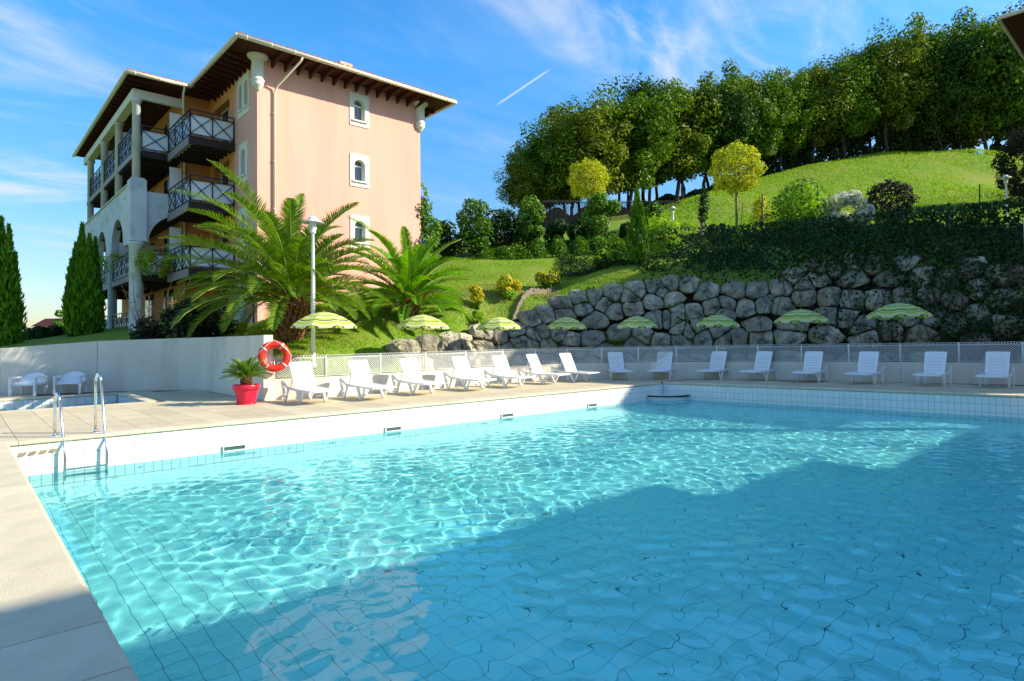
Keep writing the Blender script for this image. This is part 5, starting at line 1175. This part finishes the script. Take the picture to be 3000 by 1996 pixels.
for row in (0, 1):
    for i, (px, D) in enumerate(WL):
        px, D = px + 14 * math.sin(i * 4.1 + row), D + 1.6 * math.sin(i * 2.7 + 2 * row)
        if row: px, D = px + 28, D + 5
        if row and i % 5 == 4: continue
        v = (i * 7 + row * 2 + 1) % 4; ty = np.interp(px, [q[0] for q in TOP], [q[1] for q in TOP]) + 26 * math.sin(i * 2.3) * math.sin(i * .9 + 1) + row * 22
        tp = at(px, ty, D); z0 = gz(tp[0], tp[1]); H = tp[2] - z0; s = max(.35, H / 12.0); kk += 1
        fr_ = ['left', 'middle', 'right'][min(2, i // 10)]
        ORD = ['leftmost', 'second', 'third', 'fourth', 'fifth', 'sixth', 'seventh', 'eighth', 'ninth', 'tenth']; ws = ['small trees at the left end of the wood', 'tall trees in the middle of the wood', 'tallest trees at the right end of the wood'][min(2, i // 10)]
        lab = (('%s of the front row of ' % ORD[i % 10]) + ws if row == 0 else 'dark tree further back in the wood on the hill crest')
        w_ = .8 + .5 * (1 / max(s, .6)) * .5
        if first[v]: t = WOOD[v]; first[v] = False; t.location = (tp[0], tp[1], z0); t['label'] = lab
        else: t = clone(WOOD[v], (tp[0], tp[1], z0), 0, lab)
        t['group'] = 'front trees of the wood on the hill' if row == 0 else 'back trees of the wood on the hill'
        t.rotation_euler = (0, 0, i * 1.3); q_ = min(s, .95) * (1 + .16 * math.sin(i * 3.3 + row)); t.scale = (q_, q_ * (1 + .1 * math.sin(i * 1.9)), s)

n_ = 30000; rg = np.random.default_rng(61); PXu = rg.uniform(1560, 3120, n_); Du = np.interp(PXu, [1560, 2000, 2400, 3120], [52, 57, 62, 64]) + rg.uniform(-1.0, 5, n_); rx = (PXu - CX) / FPX
Pu = np.column_stack([CW.T[0, 0] * rx + CW.T[0, 2], CW.T[1, 0] * rx + CW.T[1, 2]]) * Du[:, None]; hu = np.interp(PXu, [1560, 1850, 1950, 2120, 2200, 2500, 3120], [1.6, 1.2, .9, 1.2, 3.2, 4.2, 4.5]) * (.6 + .4 * np.sin(PXu * .021 + 1) * np.sin(PXu * .057)) * rg.uniform(0, 1, n_) ** .8
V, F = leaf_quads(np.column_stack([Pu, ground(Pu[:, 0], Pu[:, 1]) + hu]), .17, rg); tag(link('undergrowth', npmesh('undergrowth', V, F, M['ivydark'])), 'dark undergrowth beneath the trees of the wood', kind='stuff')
def bush(name, label, cat, px, D, ptop, wpx, m, n, size, pbase=None, K=12, lump=.42, depth=1.0, group=None, rgseed=0, extra=None, stem=True, core=.45):
    """shrub: px centre column, top row, width in photograph pixels at distance D"""
    rg = np.random.default_rng(100 + int(px) + rgseed); p = at(px, ptop, D)
    if pbase is None: z0 = gz(p[0], p[1])
    else: z0 = at(px, pbase, D)[2]
    h = max(.25, p[2] - z0); r_ = wpx / 2 / FPX * D; t = thing(name, label, cat, (p[0], p[1], z0), group=group); c = np.array([p[0], p[1], z0 + h * .52])
    cs = lumps(rg, K, np.array([r_, r_ * depth, h * .5]), c, .5); cs[:, 2] = np.clip(cs[:, 2], z0 + .1 * h, z0 + h * .92)
    rad = lump * min(r_, h * .6) * rg.uniform(.7, 1.3, len(cs)); V, F = cloud(rg, n, cs, rad, size, z0 - .05, core); link('foliage', npmesh('foliage', V, F, m), t)
    if extra:
        m2, n2, s2, zlo = extra; d = rg.normal(size=(n2, 3)); d /= np.linalg.norm(d, axis=1)[:, None]; k = rg.integers(0, len(cs), n2); P = cs[k] + d * (rad[k] * 1.06)[:, None]; mk = P[:, 2] > z0 + h * zlo; V, F = leaf_quads(P[mk], s2, rg, d[mk]); link('blossom' if m2 is not M['lime'] else 'new_leaves', npmesh('blossom', V, F, m2), t)
    if stem:
        mb = MB()
        for k in range(5): q = cs[k % len(cs)]; mb.tube([(p[0] + rg.normal() * .05, p[1] + rg.normal() * .05, z0 - .1), ((p[0] + q[0]) / 2, (p[1] + q[1]) / 2, z0 + h * .3), tuple(q)], [.035, .025, .01], 5)
        link('stems', mb.mesh('stems', M['bark'], True), t)['kind'] = 'stuff'
    return t
def ball_tree(label, px, pyc, rpx, D, pbase, m, n=4300, size=.075, ragged=.14):
    rg = np.random.default_rng(int(px)); c = at(px, pyc, D); b = at(px, pbase, D); r_ = rpx / FPX * D; z0 = gz(c[0], c[1]); t = thing('topiary_tree', label, 'tree', (c[0], c[1], z0))
    d = rg.normal(size=(n, 3)); d /= np.linalg.norm(d, axis=1)[:, None]; w_ = 1 + ragged * (np.sin(d[:, 0] * 9 + 1) * np.sin(d[:, 1] * 8) + np.sin(d[:, 2] * 11 + 2) * .6) ; rad = r_ * w_ * rg.uniform(.55, 1.08, n) ** .35
    V, F = leaf_quads(c + d * rad[:, None], size, rg, d * .6 + np.array([0, 0, .3])); link('crown', npmesh('crown', V, F, m), t)
    mb = MB(); mb.tube([(c[0], c[1], z0 - .2), (c[0] + .03, c[1], (z0 + c[2]) / 2), tuple(c)], [.085, .07, .05], 8)
    for k in range(7): a = k * .9; mb.tube([tuple(c - np.array([0, 0, r_ * .8])), tuple(c + np.array([math.cos(a), math.sin(a), .3]) * r_ * .6)], [.035, .012], 5)
    link('trunk', mb.mesh('trunk', M['palebark'], True), t); return t
ball_tree('golden ball-clipped tree rising behind the ivy, the smaller one farther left', 1721, 526, 57, 42, 640, M['gold'])
ball_tree('larger golden ball-clipped tree on a bare pale stem on the hill lawn', 2155, 496, 72, 38, 670, M['gold'], 5600)
ball_tree('dark purple round-headed small tree on the terrace', 2605, 590, 60, 36, 655, M['purple'], 4200, .07, .18)
st = ray(2175, 600)
p = at(2168, 662, 38.4); q = at(2178, 592, 38.3); t = thing('support_stake', 'pale leaning stake beside the stem of the larger golden ball tree', 'stake', p); obj('stake', MB().tube([tuple(p - (0, 0, .3)), tuple(q)], .03, 6), M['wood'], t)

# ivy hedge and shrubs behind the lawn
B_ = bush
B_('ivy_shrub', 'tall ivy-clad shrub against the right corner of the pink building', 'shrub', 1235, 31.5, 565, 110, M['ivy'], 3600, .085, K=14, lump=.5)
B_('ivy_shrub', 'russet-tipped creeper climbing the pink wall edge', 'creeper', 1205, 30.9, 590, 55, M['russet'], 700, .06, K=6, core=.2)
B_('ivy_shrub', 'thin creeper reaching up the far edge of the pink wall', 'creeper', 1240, 31, 515, 26, M['lime'], 260, .05, K=6, pbase=640, stem=False)
B_('ivy_mound', 'peaked dark ivy mound against the sky right of the pink building', 'ivy', 1395, 34.5, 582, 115, M['ivy'], 3800, .09, K=14)
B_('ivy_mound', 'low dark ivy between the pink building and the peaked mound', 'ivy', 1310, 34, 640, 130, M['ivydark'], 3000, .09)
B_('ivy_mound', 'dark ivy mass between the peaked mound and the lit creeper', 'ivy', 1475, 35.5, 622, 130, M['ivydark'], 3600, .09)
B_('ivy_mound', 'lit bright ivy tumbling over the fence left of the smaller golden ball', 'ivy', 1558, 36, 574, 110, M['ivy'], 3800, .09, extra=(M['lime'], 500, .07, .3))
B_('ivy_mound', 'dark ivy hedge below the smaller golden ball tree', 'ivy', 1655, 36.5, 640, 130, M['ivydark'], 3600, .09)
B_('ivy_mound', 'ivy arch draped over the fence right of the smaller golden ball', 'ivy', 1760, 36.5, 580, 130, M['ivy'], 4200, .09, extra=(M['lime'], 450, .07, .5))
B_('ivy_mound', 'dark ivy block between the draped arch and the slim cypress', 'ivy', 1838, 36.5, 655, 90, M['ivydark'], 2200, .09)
B_('ivy_mound', 'ivy-covered stump with trailing shoots right of the slim cypress', 'ivy', 1912, 37, 588, 70, M['ivy'], 2600, .085, extra=(M['lime'], 260, .07, .4))
rg = np.random.default_rng(77); PX_ = rg.uniform(1385, 1860, 9000); DD_ = rg.uniform(33.2, 36.2, 9000)
def cover(name, label, PXs, Ds, m, size, hgt, kind='stuff', rg=rg):
    P = []
    for px, D in zip(PXs, Ds): r_ = ray(px, 900); P.append((EYE[0] + D * r_[0], EYE[1] + D * r_[1]))
    P = np.array(P); z = ground(P[:, 0], P[:, 1]) + np.asarray(hgt); C = np.column_stack([P, z]); V, F = leaf_quads(C, size, rg, np.tile([0, 0, .7], (len(C), 1))); return tag(link(name, npmesh(name, V, F, m)), label, kind=kind)
hh = (.25 + .35 * np.sin(PX_ * .045) ** 2 + .2 * np.sin(PX_ * .11 + DD_)) * rg.uniform(.1, 1, 9000) * np.clip((DD_ - 33) * 1.2, .3, 1)
cover('ivy_ground_cover', 'glossy ivy ground cover along the top of the lawn', PX_, DD_, M['ivy'], .085, hh)
n_ = 26000; PX_ = rg.uniform(1640, 2480, n_); DD_ = rg.uniform(26.8, 36, n_); keep = (DD_ > 27.2 + np.clip((1900 - PX_) / 120, 0, 4)) & (rg.uniform(0, 1, n_) < .35 + .65 * (np.sin(PX_ * .02 + DD_) > -.2)); PX_, DD_ = PX_[keep], DD_[keep]
cover('dark_ground_cover', 'dark creeping plants in the shade above the boulders', PX_, DD_, M['ivydark'], .075, .12 + .35 * (np.sin(PX_ * .031) * np.cos(DD_ * 1.1)) ** 2 * rg.uniform(0, 1, len(PX_)))
# ivy hanging over the right half of the boulders
n_ = 52000; U = rg.uniform(rcum[9], rcum[-1], n_); ZZ = rg.uniform(.3, 6.2, n_); f = (U - rcum[9]) / (rcum[-1] - rcum[9])
dens = np.clip((f - .40) * 2.1, 0, 1.2) ** 1.3 + np.clip((ZZ - 3.6) * .9, 0, 1) * np.clip(f * 3, 0, 1); dens *= .45 + .55 * (np.sin(U * 2.1) * np.sin(ZZ * 2.7 + U) > -.35); keep = rg.uniform(0, 1, n_) < dens
C = np.array([rpos(u_, z_, o_) for u_, z_, o_ in zip(U[keep], ZZ[keep], (.12 + .35 * rg.uniform(0, 1, n_) ** 1.5 * (1 + .5 * np.sin(U * 3)))[keep])]); V, F = leaf_quads(C, .07, rg, np.tile([-.6, -.3, .3], (len(C), 1))); t = thing('ivy_curtain', 'dark ivy curtain hanging over the boulders at the right end', 'ivy', (RB[-4][0], RB[-4][1], .5)); link('foliage', npmesh('foliage', V, F, M['ivydark']), t)
rgm = np.random.default_rng(12); Cm = []
for k in range(90):
    i = rgm.integers(0, len(seeds)); a = rgm.uniform(0, 6.3); u_, z_ = seeds[i][0] + .42 * math.cos(a), seeds[i][1] + .32 * math.sin(a)
    if .4 < u_ < rcum[-1] - .2: b_ = rpos(u_, z_, .16); Cm.append(b_ + rgm.normal(size=(rgm.integers(8, 34), 3)) * (.05, .05, .07) * rgm.uniform(.6, 1.5))
V, F = leaf_quads(np.concatenate(Cm), .035, rgm); o = link('moss_tufts', npmesh('moss_tufts', V, F, M['ivy']), rw); o['kind'] = 'stuff'
cr = MB()
for k in range(26):
    u_ = rg.uniform(rcum[12], rcum[-1] - .5); z_ = rg.uniform(3.5, 5.6); pts = []
    for q in range(7): pts.append(rpos(u_ + .25 * math.sin(q * .9 + k), z_ - q * .55 * rg.uniform(.8, 1.1), .45))
    cr.tube([p_ for p_ in pts if p_[2] > .4] or pts[:2], .014, 4)
obj('creeper_stems', cr, M['bark'], t, kind='stuff')
tp = MB(); k = 0      # sloping bank behind the ivy curtain up to the terrace
n_ = 12000; PX_ = rg.uniform(2450, 3080, n_); DD_ = rg.uniform(23, 34.5, n_); cover('bank_ivy', 'dark ivy covering the bank below the terrace', PX_, DD_, M['ivydark'], .08, .1 + .45 * (np.sin(PX_ * .026) * np.cos(DD_ * .9)) ** 2 * rg.uniform(0, 1, n_))

B_('flowering_bush', 'white-flowering bush spilling over the bank beside the big green bush', 'shrub', 2480, 32.2, 545, 165, M['lime'], 2200, .07, pbase=750, K=40, lump=.22, extra=(M['flower'], 4200, .085, .2), stem=False)
B_('flowering_bush', 'small pale blossom cluster hanging just above the boulders', 'shrub', 2432, 29.5, 742, 60, M['flower'], 260, .06, pbase=772, K=5, stem=False)
B_('green_bush', 'large rounded green bush left of the white blossom', 'shrub', 2355, 34.0, 548, 260, M['lime'], 5200, .075, pbase=740, K=20, depth=.6, extra=(M['ivy'], 3500, .08, .0), stem=False)
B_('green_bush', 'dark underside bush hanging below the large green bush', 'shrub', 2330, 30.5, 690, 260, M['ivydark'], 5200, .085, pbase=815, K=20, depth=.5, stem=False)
B_('golden_bush', 'loose golden bush behind the thin black fence post', 'shrub', 2225, 38, 575, 95, M['gold'], 1500, .07, K=10, core=.2)
B_('lime_shrub', 'small bright lime shrub alone in the dark planting', 'shrub', 2166, 32, 682, 46, M['lime'], 500, .085, K=6)
B_('lime_shrub', 'feathery lime and yellow shrub right of the slim cypress', 'shrub', 1945, 29.5, 640, 130, M['lime'], 4600, .055, K=16, core=.15, extra=(M['gold'], 900, .05, .3))
B_('lime_shrub', 'low lime shrub with pinkish grasses beside it', 'shrub', 2045, 29.8, 728, 60, M['lime'], 900, .06, K=8)
B_('mixed_shrub', 'mid-green rounded shrub at the top of the boulders below the ivy post', 'shrub', 2095, 28.8, 742, 110, M['ivy'], 2400, .07, K=10)
B_('mixed_shrub', 'low grey-green shrub above the boulders, left of the dark hanging bush', 'shrub', 2190, 28.6, 770, 90, M['bush'], 1800, .07, K=9)
B_('mixed_shrub', 'leafy shrub with pale new shoots on the dark bank right of the blossom', 'shrub', 2600, 29.5, 700, 120, M['bush'], 2200, .07, K=10, extra=(M['lime'], 300, .06, .4))
B_('mixed_shrub', 'loose green shrub on the bank under the purple round-headed tree', 'shrub', 2720, 30, 690, 110, M['ivy'], 2000, .07, K=10)
B_('mixed_shrub', 'small bright weed tuft on top of the boulders', 'plant', 1735, 26.9, 848, 34, M['lime'], 260, .05, K=4)
B_('grass_clump', 'pinkish dry grass clump between the two lime shrubs', 'grass clump', 1985, 29.6, 740, 120, M['grassdry'], 1300, .06, K=12, core=.1)
B_('green_bush', 'round green bush on the lawn just left of the slim cypress', 'shrub', 1785, 29, 735, 118, M['bush'], 2600, .075, K=14, extra=(M['lime'], 1100, .07, .45))
B_('yellow_bush', 'yellow-leaved bush partly hidden by the smaller palm', 'shrub', 1397, 25.2, 830, 50, M['lime'], 900, .05, K=8, extra=(M['yellow'], 800, .05, .3))
B_('yellow_bush', 'round bush with yellow tips and a green front, right of the smaller palm', 'shrub', 1492, 26.3, 806, 72, M['lime'], 1500, .05, K=10, extra=(M['yellow'], 1300, .05, .35))
B_('yellow_bush', 'yellow and green bush farthest right on the lawn slope', 'shrub', 1612, 28.3, 783, 82, M['ivy'], 1500, .055, K=10, extra=(M['yellow'], 900, .05, .3))
B_('low_shrub', 'small leafy plant at the foot of the stake edging', 'shrub', 1390, 24.2, 900, 60, M['lime'], 500, .05, K=6)
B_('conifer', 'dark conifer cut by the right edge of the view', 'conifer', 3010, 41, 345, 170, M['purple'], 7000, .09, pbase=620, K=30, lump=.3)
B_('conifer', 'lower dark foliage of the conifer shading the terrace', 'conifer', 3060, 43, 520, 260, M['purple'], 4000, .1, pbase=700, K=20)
B_('terrace_shrub', 'small brownish shrub by the tall black fence post', 'shrub', 2840, 34.5, 612, 55, M['russet'], 500, .05, K=7)
B_('terrace_hedge', 'low dark hedge at the edge of the hill lawn', 'hedge', 2110, 36.5, 662, 230, M['ivydark'], 3400, .08, pbase=715, K=20, depth=.25)
B_('terrace_hedge', 'low dark hedge between the purple tree and the white blossom', 'hedge', 2640, 34.5, 655, 200, M['ivydark'], 2600, .08, pbase=700, K=18, depth=.25)
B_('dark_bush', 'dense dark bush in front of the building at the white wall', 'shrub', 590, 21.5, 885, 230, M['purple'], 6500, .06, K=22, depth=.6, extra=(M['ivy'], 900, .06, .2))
B_('dark_bush', 'smaller dark bush below the arcade pier', 'shrub', 455, 22.3, 915, 120, M['purple'], 2600, .06, K=12)
B_('vine', 'yellow-green vine spilling around the corner column of the arcade', 'vine', 455, 27.6, 700, 95, M['lime'], 900, .06, pbase=830, K=9, core=.1, extra=(M['russet'], 250, .06, .2), stem=False)
B_('vine', 'thin vine on the balcony beside the twin cypress', 'vine', 335, 31, 740, 110, M['lime'], 420, .06, pbase=800, K=8, core=.1, stem=False)
B_('vine', 'loose russet twigs below the first floor balcony', 'vine', 575, 26, 860, 170, M['russet'], 700, .05, pbase=940, K=12, core=.1, stem=False)
B_('far_hedge', 'dark hedge far behind the white wall between the two cypresses', 'hedge', 160, 36, 962, 210, M['ivydark'], 4200, .11, pbase=1020, K=22, depth=.4)
B_('far_tree', 'pale small tree beside the distant white house', 'tree', 182, 60, 905, 40, M['ivy'], 900, .14, pbase=1000, K=8)
mb = MB(); rg = np.random.default_rng(5); p = on_ground(440, 22.6); tw = thing('bare_shrub', 'bare twiggy shrub in front of the arcade column', 'shrub', p)
for k in range(16):
    a = rg.uniform(0, 6.3); L = rg.uniform(1.2, 2.8); e = rg.uniform(.2, .7); q = p + np.array([math.cos(a) * e * L * .5, math.sin(a) * e * L * .5, L * .55]); r_ = q + np.array([math.cos(a + .4) * e * L * .4, math.sin(a + .4) * e * L * .4, L * .45]); mb.tube([tuple(p), tuple(q), tuple(r_)], [.022, .014, .004], 5)
    for j in range(3): s = q + (r_ - q) * rg.uniform(.1, .9); mb.tube([tuple(s), tuple(s + rg.normal(size=3) * .25 + (0, 0, .25))], [.007, .003], 4)
obj('twigs', mb, M['bark'], tw, True, kind='stuff')

# cypresses: bundles of upswept sprays
def cypress(label, spires, D, m, n, size=.07, pbase=1030):
    rg = np.random.default_rng(int(spires[0][0]) + 300); px0 = np.mean([s[0] for s in spires]); b = on_ground(px0, D); t = thing('cypress', label, 'cypress', b); Vs, Fs, o_ = [], [], 0; tb = MB(); prv = []
    for px, top, w in spires:
        p = at(px, top, D + rg.uniform(-.4, .4)); H = p[2] - b[2]; r0 = w / 2 / FPX * D; N = int(n * H * r0 / sum((at(s[0], s[1], D)[2] - b[2]) * s[2] / 2 / FPX * D for s in spires)); z = rg.uniform(0, 1, N) ** 1.15
        prof = np.clip(np.sin(np.pi * np.clip(.12 + .88 * z, 0, 1)) ** .7, .03, 1) * (1 - z * .55) * 1.15; a = rg.uniform(0, 2 * math.pi, N); lob = 1 + .26 * np.sin(4 * a + z * 17) + .20 * np.sin(7 * a - z * 29)
        rr_ = r0 * prof * lob * rg.uniform(.45, 1.08, N) ** .5; C = np.column_stack([p[0] + rr_ * np.cos(a), p[1] + rr_ * np.sin(a), b[2] + H * z])
        ax_ = np.column_stack([np.cos(a) * .35, np.sin(a) * .35, np.ones(N)]); ax_ += rg.normal(size=(N, 3)) * .18; ax_ /= np.linalg.norm(ax_, axis=1)[:, None]; sd = np.cross(ax_, rg.normal(size=(N, 3))); sd /= np.linalg.norm(sd, axis=1)[:, None]; s = (size * rg.uniform(.7, 1.4, N))[:, None]
        V = np.stack([C - ax_ * s * 1.6, C - sd * s * .5, C + ax_ * s * 2.2, C + sd * s * .5], 1).reshape(-1, 3); Vs.append(V); Fs.append(np.arange(4 * N).reshape(N, 4) + o_); o_ += 4 * N
        tb.tube([(p[0], p[1], b[2] - .1), (p[0], p[1], b[2] + H * .8)], [.09, .02], 6)
    link('foliage', npmesh('foliage', np.concatenate(Vs), np.concatenate(Fs), m), t); obj('trunk', tb, M['bark'], t, True); return t
cypress('tall broad cypress cut by the left edge of the view', [(-30, 622, 90), (4, 640, 56), (26, 662, 44), (44, 740, 36), (50, 850, 44), (-75, 600, 110)], 27.5, M['cypress'], 15000)
cypress('many-spired cypress in front of the arcade end of the building', [(240, 658, 40), (262, 690, 36), (280, 700, 30), (222, 715, 36), (208, 765, 34), (250, 780, 84), (290, 800, 26)], 29, M['cypress'], 15000)
cypress('slim dark cypress standing alone above the boulders', [(1866, 552, 40), (1880, 600, 28), (1854, 630, 34)], 28.2, M['cypress'], 7000, .055)

# palms
def date_palm(label, px, D, pbase, zc_py, crown_py, nf, Lf, mleaf, seed, trunk_r, lift=1.38, skew=.1):
    random.seed(seed); b = on_ground(px, D); c = at(px, zc_py, D); c[0], c[1] = b[0], b[1]; t = thing('date_palm', label, 'palm', b); H = c[2] - b[2]
    tr = obj('trunk', MB().lathe([(trunk_r * .75, -.2), (trunk_r * .95, H * .2), (trunk_r * 1.0, H * .55), (trunk_r * .8, H * .9), (trunk_r * .35, H + .15)], 18, tuple(b)), M['boot'], t, True)
    nb = 120 if trunk_r > .3 else 60
    for k in range(nb):       # cut leaf bases spiralling round the trunk
        a = k * 2.399963; f = k / nb; z = H * (.05 + .95 * f); rr_ = trunk_r * (.92 + .1 * math.sin(3.1 * f)) * (1 if f < .8 else .85); h = np.array([math.cos(a), math.sin(a), 0]); s = np.array([-h[1], h[0], 0]); p0 = b + np.array([0, 0, z]) + h * rr_; mb = MB(); L = .16 + .1 * f; up = np.array([0, 0, 1.])
        tip = p0 + h * L * .6 + up * L; mb.add([p0 - s * .085 - up * .05, p0 + s * .085 - up * .05, p0 + s * .07 + up * .05 + h * .02, p0 - s * .07 + up * .05 + h * .02, tip - s * .035, tip + s * .035, tip + s * .03 - h * .06 + up * .015, tip - s * .03 - h * .06 + up * .015], [(0, 1, 5, 4), (1, 2, 6, 5), (2, 3, 7, 6), (3, 0, 4, 7), (4, 5, 6, 7)]); obj('leaf_base', mb, M['boot'], tr)
    for k in range(nf):
        a = k * 2.399963 + seed; f = (k + .5) / nf; e0 = lift - (lift - .16) * f ** .8; bend = (.85 + .28 * f + random.uniform(-.2, .3)); L = Lf * random.uniform(.82, 1.1) * (1 - .22 * f) * (1 - skew * math.cos(a + .73)); org = c + np.array([math.cos(a), math.sin(a), 0]) * trunk_r * .5 * (.4 + f) + np.array([0, 0, .35 - .55 * f])
        frond_obj(t, 'frond', mleaf, tuple(org), a, e0, e0 - bend, L, 100, .48 * Lf / 4, .031, vee=.5, droop=.08, start=.13, rr=.032, jit=.14)
    mb = MB(); rg = np.random.default_rng(seed)
    for k in range(46):
        a = rg.uniform(0, 6.3); e = rg.uniform(.2, 1.0); L = rg.uniform(.4, .85); o0 = c + np.array([math.cos(a) * trunk_r * .7, math.sin(a) * trunk_r * .7, .0]); q = o0 + L * np.array([math.cos(a) * math.cos(e), math.sin(a) * math.cos(e), math.sin(e)]); mb.tube([tuple(o0), tuple(q), tuple(q + np.array([math.cos(a) * .12, math.sin(a) * .12, -.1]))], [.02, .012, .006], 4)
    obj('fruit_stalks', mb, M['fruit'], t, kind='stuff'); return t
date_palm('larger date palm with a thick trunk right behind the white wall', 852, 19.7, 990, 872, 545, 78, 3.9, M['palm'], 1, .48, skew=.12)
date_palm('smaller bright green date palm low on the lawn slope', 1200, 23.2, 930, 885, 645, 56, 3.2, M['palm2'], 4, .26, lift=1.42)

# grass blades over the lawn so that it is not a smooth sheet
def blades(n, pxr, Dr, h, w, m, seed, name='grass', label='short grass on the lawn', mask=None):
    rg = np.random.default_rng(seed); PXs = rg.uniform(*pxr, n); Ds = rg.uniform(Dr[0] ** .5, Dr[1] ** .5, n) ** 2
    rx = (PXs - CX) / FPX; d = np.column_stack([CW.T[0, 0] * rx + CW.T[0, 2], CW.T[1, 0] * rx + CW.T[1, 2]]); P = d * Ds[:, None]
    keep = ~inpoly(P[:, 0], P[:, 1], DECKPOLY) & (pdist(P[:, 0], P[:, 1], HIGH + POSTS, False) > .4) & ~((P[:, 0] > 5.9) & (P[:, 0] < 17.2) & (P[:, 1] > 25.5) & (P[:, 1] < 47))
    P = P[keep]; N = len(P); z = ground(P[:, 0], P[:, 1]) - .01; a = rg.uniform(0, 2 * math.pi, N); hh_ = h * rg.uniform(.5, 1.3, N); ww = w * rg.uniform(.7, 1.3, N); ln = rg.normal(size=(N, 2)) * .45 * hh_[:, None]
    V = np.stack([np.column_stack([P[:, 0] - np.cos(a) * ww, P[:, 1] - np.sin(a) * ww, z]), np.column_stack([P[:, 0] + np.cos(a) * ww, P[:, 1] + np.sin(a) * ww, z]), np.column_stack([P[:, 0] + ln[:, 0], P[:, 1] + ln[:, 1], z + hh_])], 1).reshape(-1, 3)
    return tag(link(name, npmesh(name, V, np.arange(3 * N).reshape(N, 3), m)), label, kind='stuff')
blades(90000, (560, 1900), (16.5, 34), .075, .016, M['blade'], 1)
blades(60000, (1850, 3050), (36, 62), .13, .035, M['blade'], 2, 'hill_grass', 'short grass on the sunny hill lawn')
blades(6000, (1330, 1640), (21.5, 28), .10, .012, M['grassdry'], 3, 'dry_grass', 'dry pinkish grass between the stake edging and the boulders')

# fences and small things on the terrace
t = thing('wire_fence', 'thin dark wire fence across the terrace at the right', 'fence', on_ground(2870, 34)); mb = MB()
for k, (px, py0, py1) in enumerate(((2870, 541, 668), (2640, 600, 668), (3030, 530, 668))):
    a, b = at(px, py0, 34), at(px, py1, 34); obj('post', MB().tube([tuple(b - (0, 0, .5)), tuple(a)], .035, 6), M['iron'], t)
A, Bp = at(2640, 600, 34), at(3030, 530, 34); A0, B0 = at(2640, 668, 34), at(3030, 668, 34)
for k in range(60): f = k / 59; mb.bar(tuple(A0 + (B0 - A0) * f), tuple(A + (Bp - A) * f), .006)
for k in range(14): f = k / 13; mb.bar(tuple(A0 + (A - A0) * f), tuple(B0 + (Bp - B0) * f), .005)
obj('wire_mesh', mb, mat('dark_green_wire', (.03, .07, .03), .5), t, kind='stuff')
t = thing('fence_post', 'slim black post rising through the golden bush', 'post', on_ground(2233, 36)); a, b = at(2233, 568, 36), at(2233, 680, 36); obj('post', MB().tube([tuple(b - (0, 0, .6)), tuple(a)], .045, 8), M['iron'], t)
t = thing('ivy_post', 'ivy-wrapped post with a pale base on the hill lawn', 'post', on_ground(2055, 34.5)); a, b = at(2062, 565, 34.5), at(2055, 700, 34.5); obj('post', MB().tube([tuple(b - (0, 0, .3)), tuple((a + b) / 2), tuple(a)], [.13, .08, .05], 8), M['palebark'], t)
rg = np.random.default_rng(8); n_ = 700; f = rg.uniform(.35, 1.05, n_); C = b + (a - b) * f[:, None] + rg.normal(size=(n_, 3)) * .12; V, F = leaf_quads(C, .07, rg); link('ivy_leaves', npmesh('ivy_leaves', V, F, M['ivydark']), t)
t = thing('iron_fence', 'black railing at the foot of the wood', 'fence', on_ground(1800, 47)); mb = MB()
a, b = on_ground(1590, 47), on_ground(1990, 47)
for k in range(110):
    f = k / 109; p = at(1590 + 400 * f, 640, 47); z0 = gz(p[0], p[1]); zt = at(1590 + 400 * f, 588, 47)[2]; mb.bar((p[0], p[1], z0 - .1), (p[0], p[1], max(zt, z0 + .6)), .03)
pts = [at(1590 + 400 * k / 8, 594, 47) for k in range(9)]; mb.tube([tuple(p) for p in pts], .03, 4); obj('bars', mb, M['iron'], t, kind='stuff')
for nm, lab, px, D, py0, py1, w, m in (('wooden_stub', 'squat wooden post on the terrace edge', 2784, 33.5, 626, 690, .30, 'wood'), ('white_stub', 'short white pipe on the terrace edge', 2678, 33.5, 645, 690, .12, 'white_paint')):
    a, b = at(px, py0, D), at(px, py1, D); t = thing(nm, lab, 'post', b); obj('post', MB().tube([tuple(b - (0, 0, .4)), tuple(a)], w / 2, 10), M[m], t)
c = at(2728, 665, 33.5); t = thing('red_box', 'small red box with a leaning stick on the terrace', 'box', c); obj('box_body', MB().box(tuple(c - (.17, .17, .5)), tuple(c + (.17, .17, .28))), M['red'], t); obj('box_lid', MB().box(tuple(c + (-.2, -.2, .281)), tuple(c + (.2, .2, .32))), M['red'], t)
obj('stick', MB().tube([tuple(at(2690, 668, 33.4)), tuple(at(2722, 624, 33.4)), tuple(at(2748, 655, 33.4))], .03, 5), M['bark'], t)
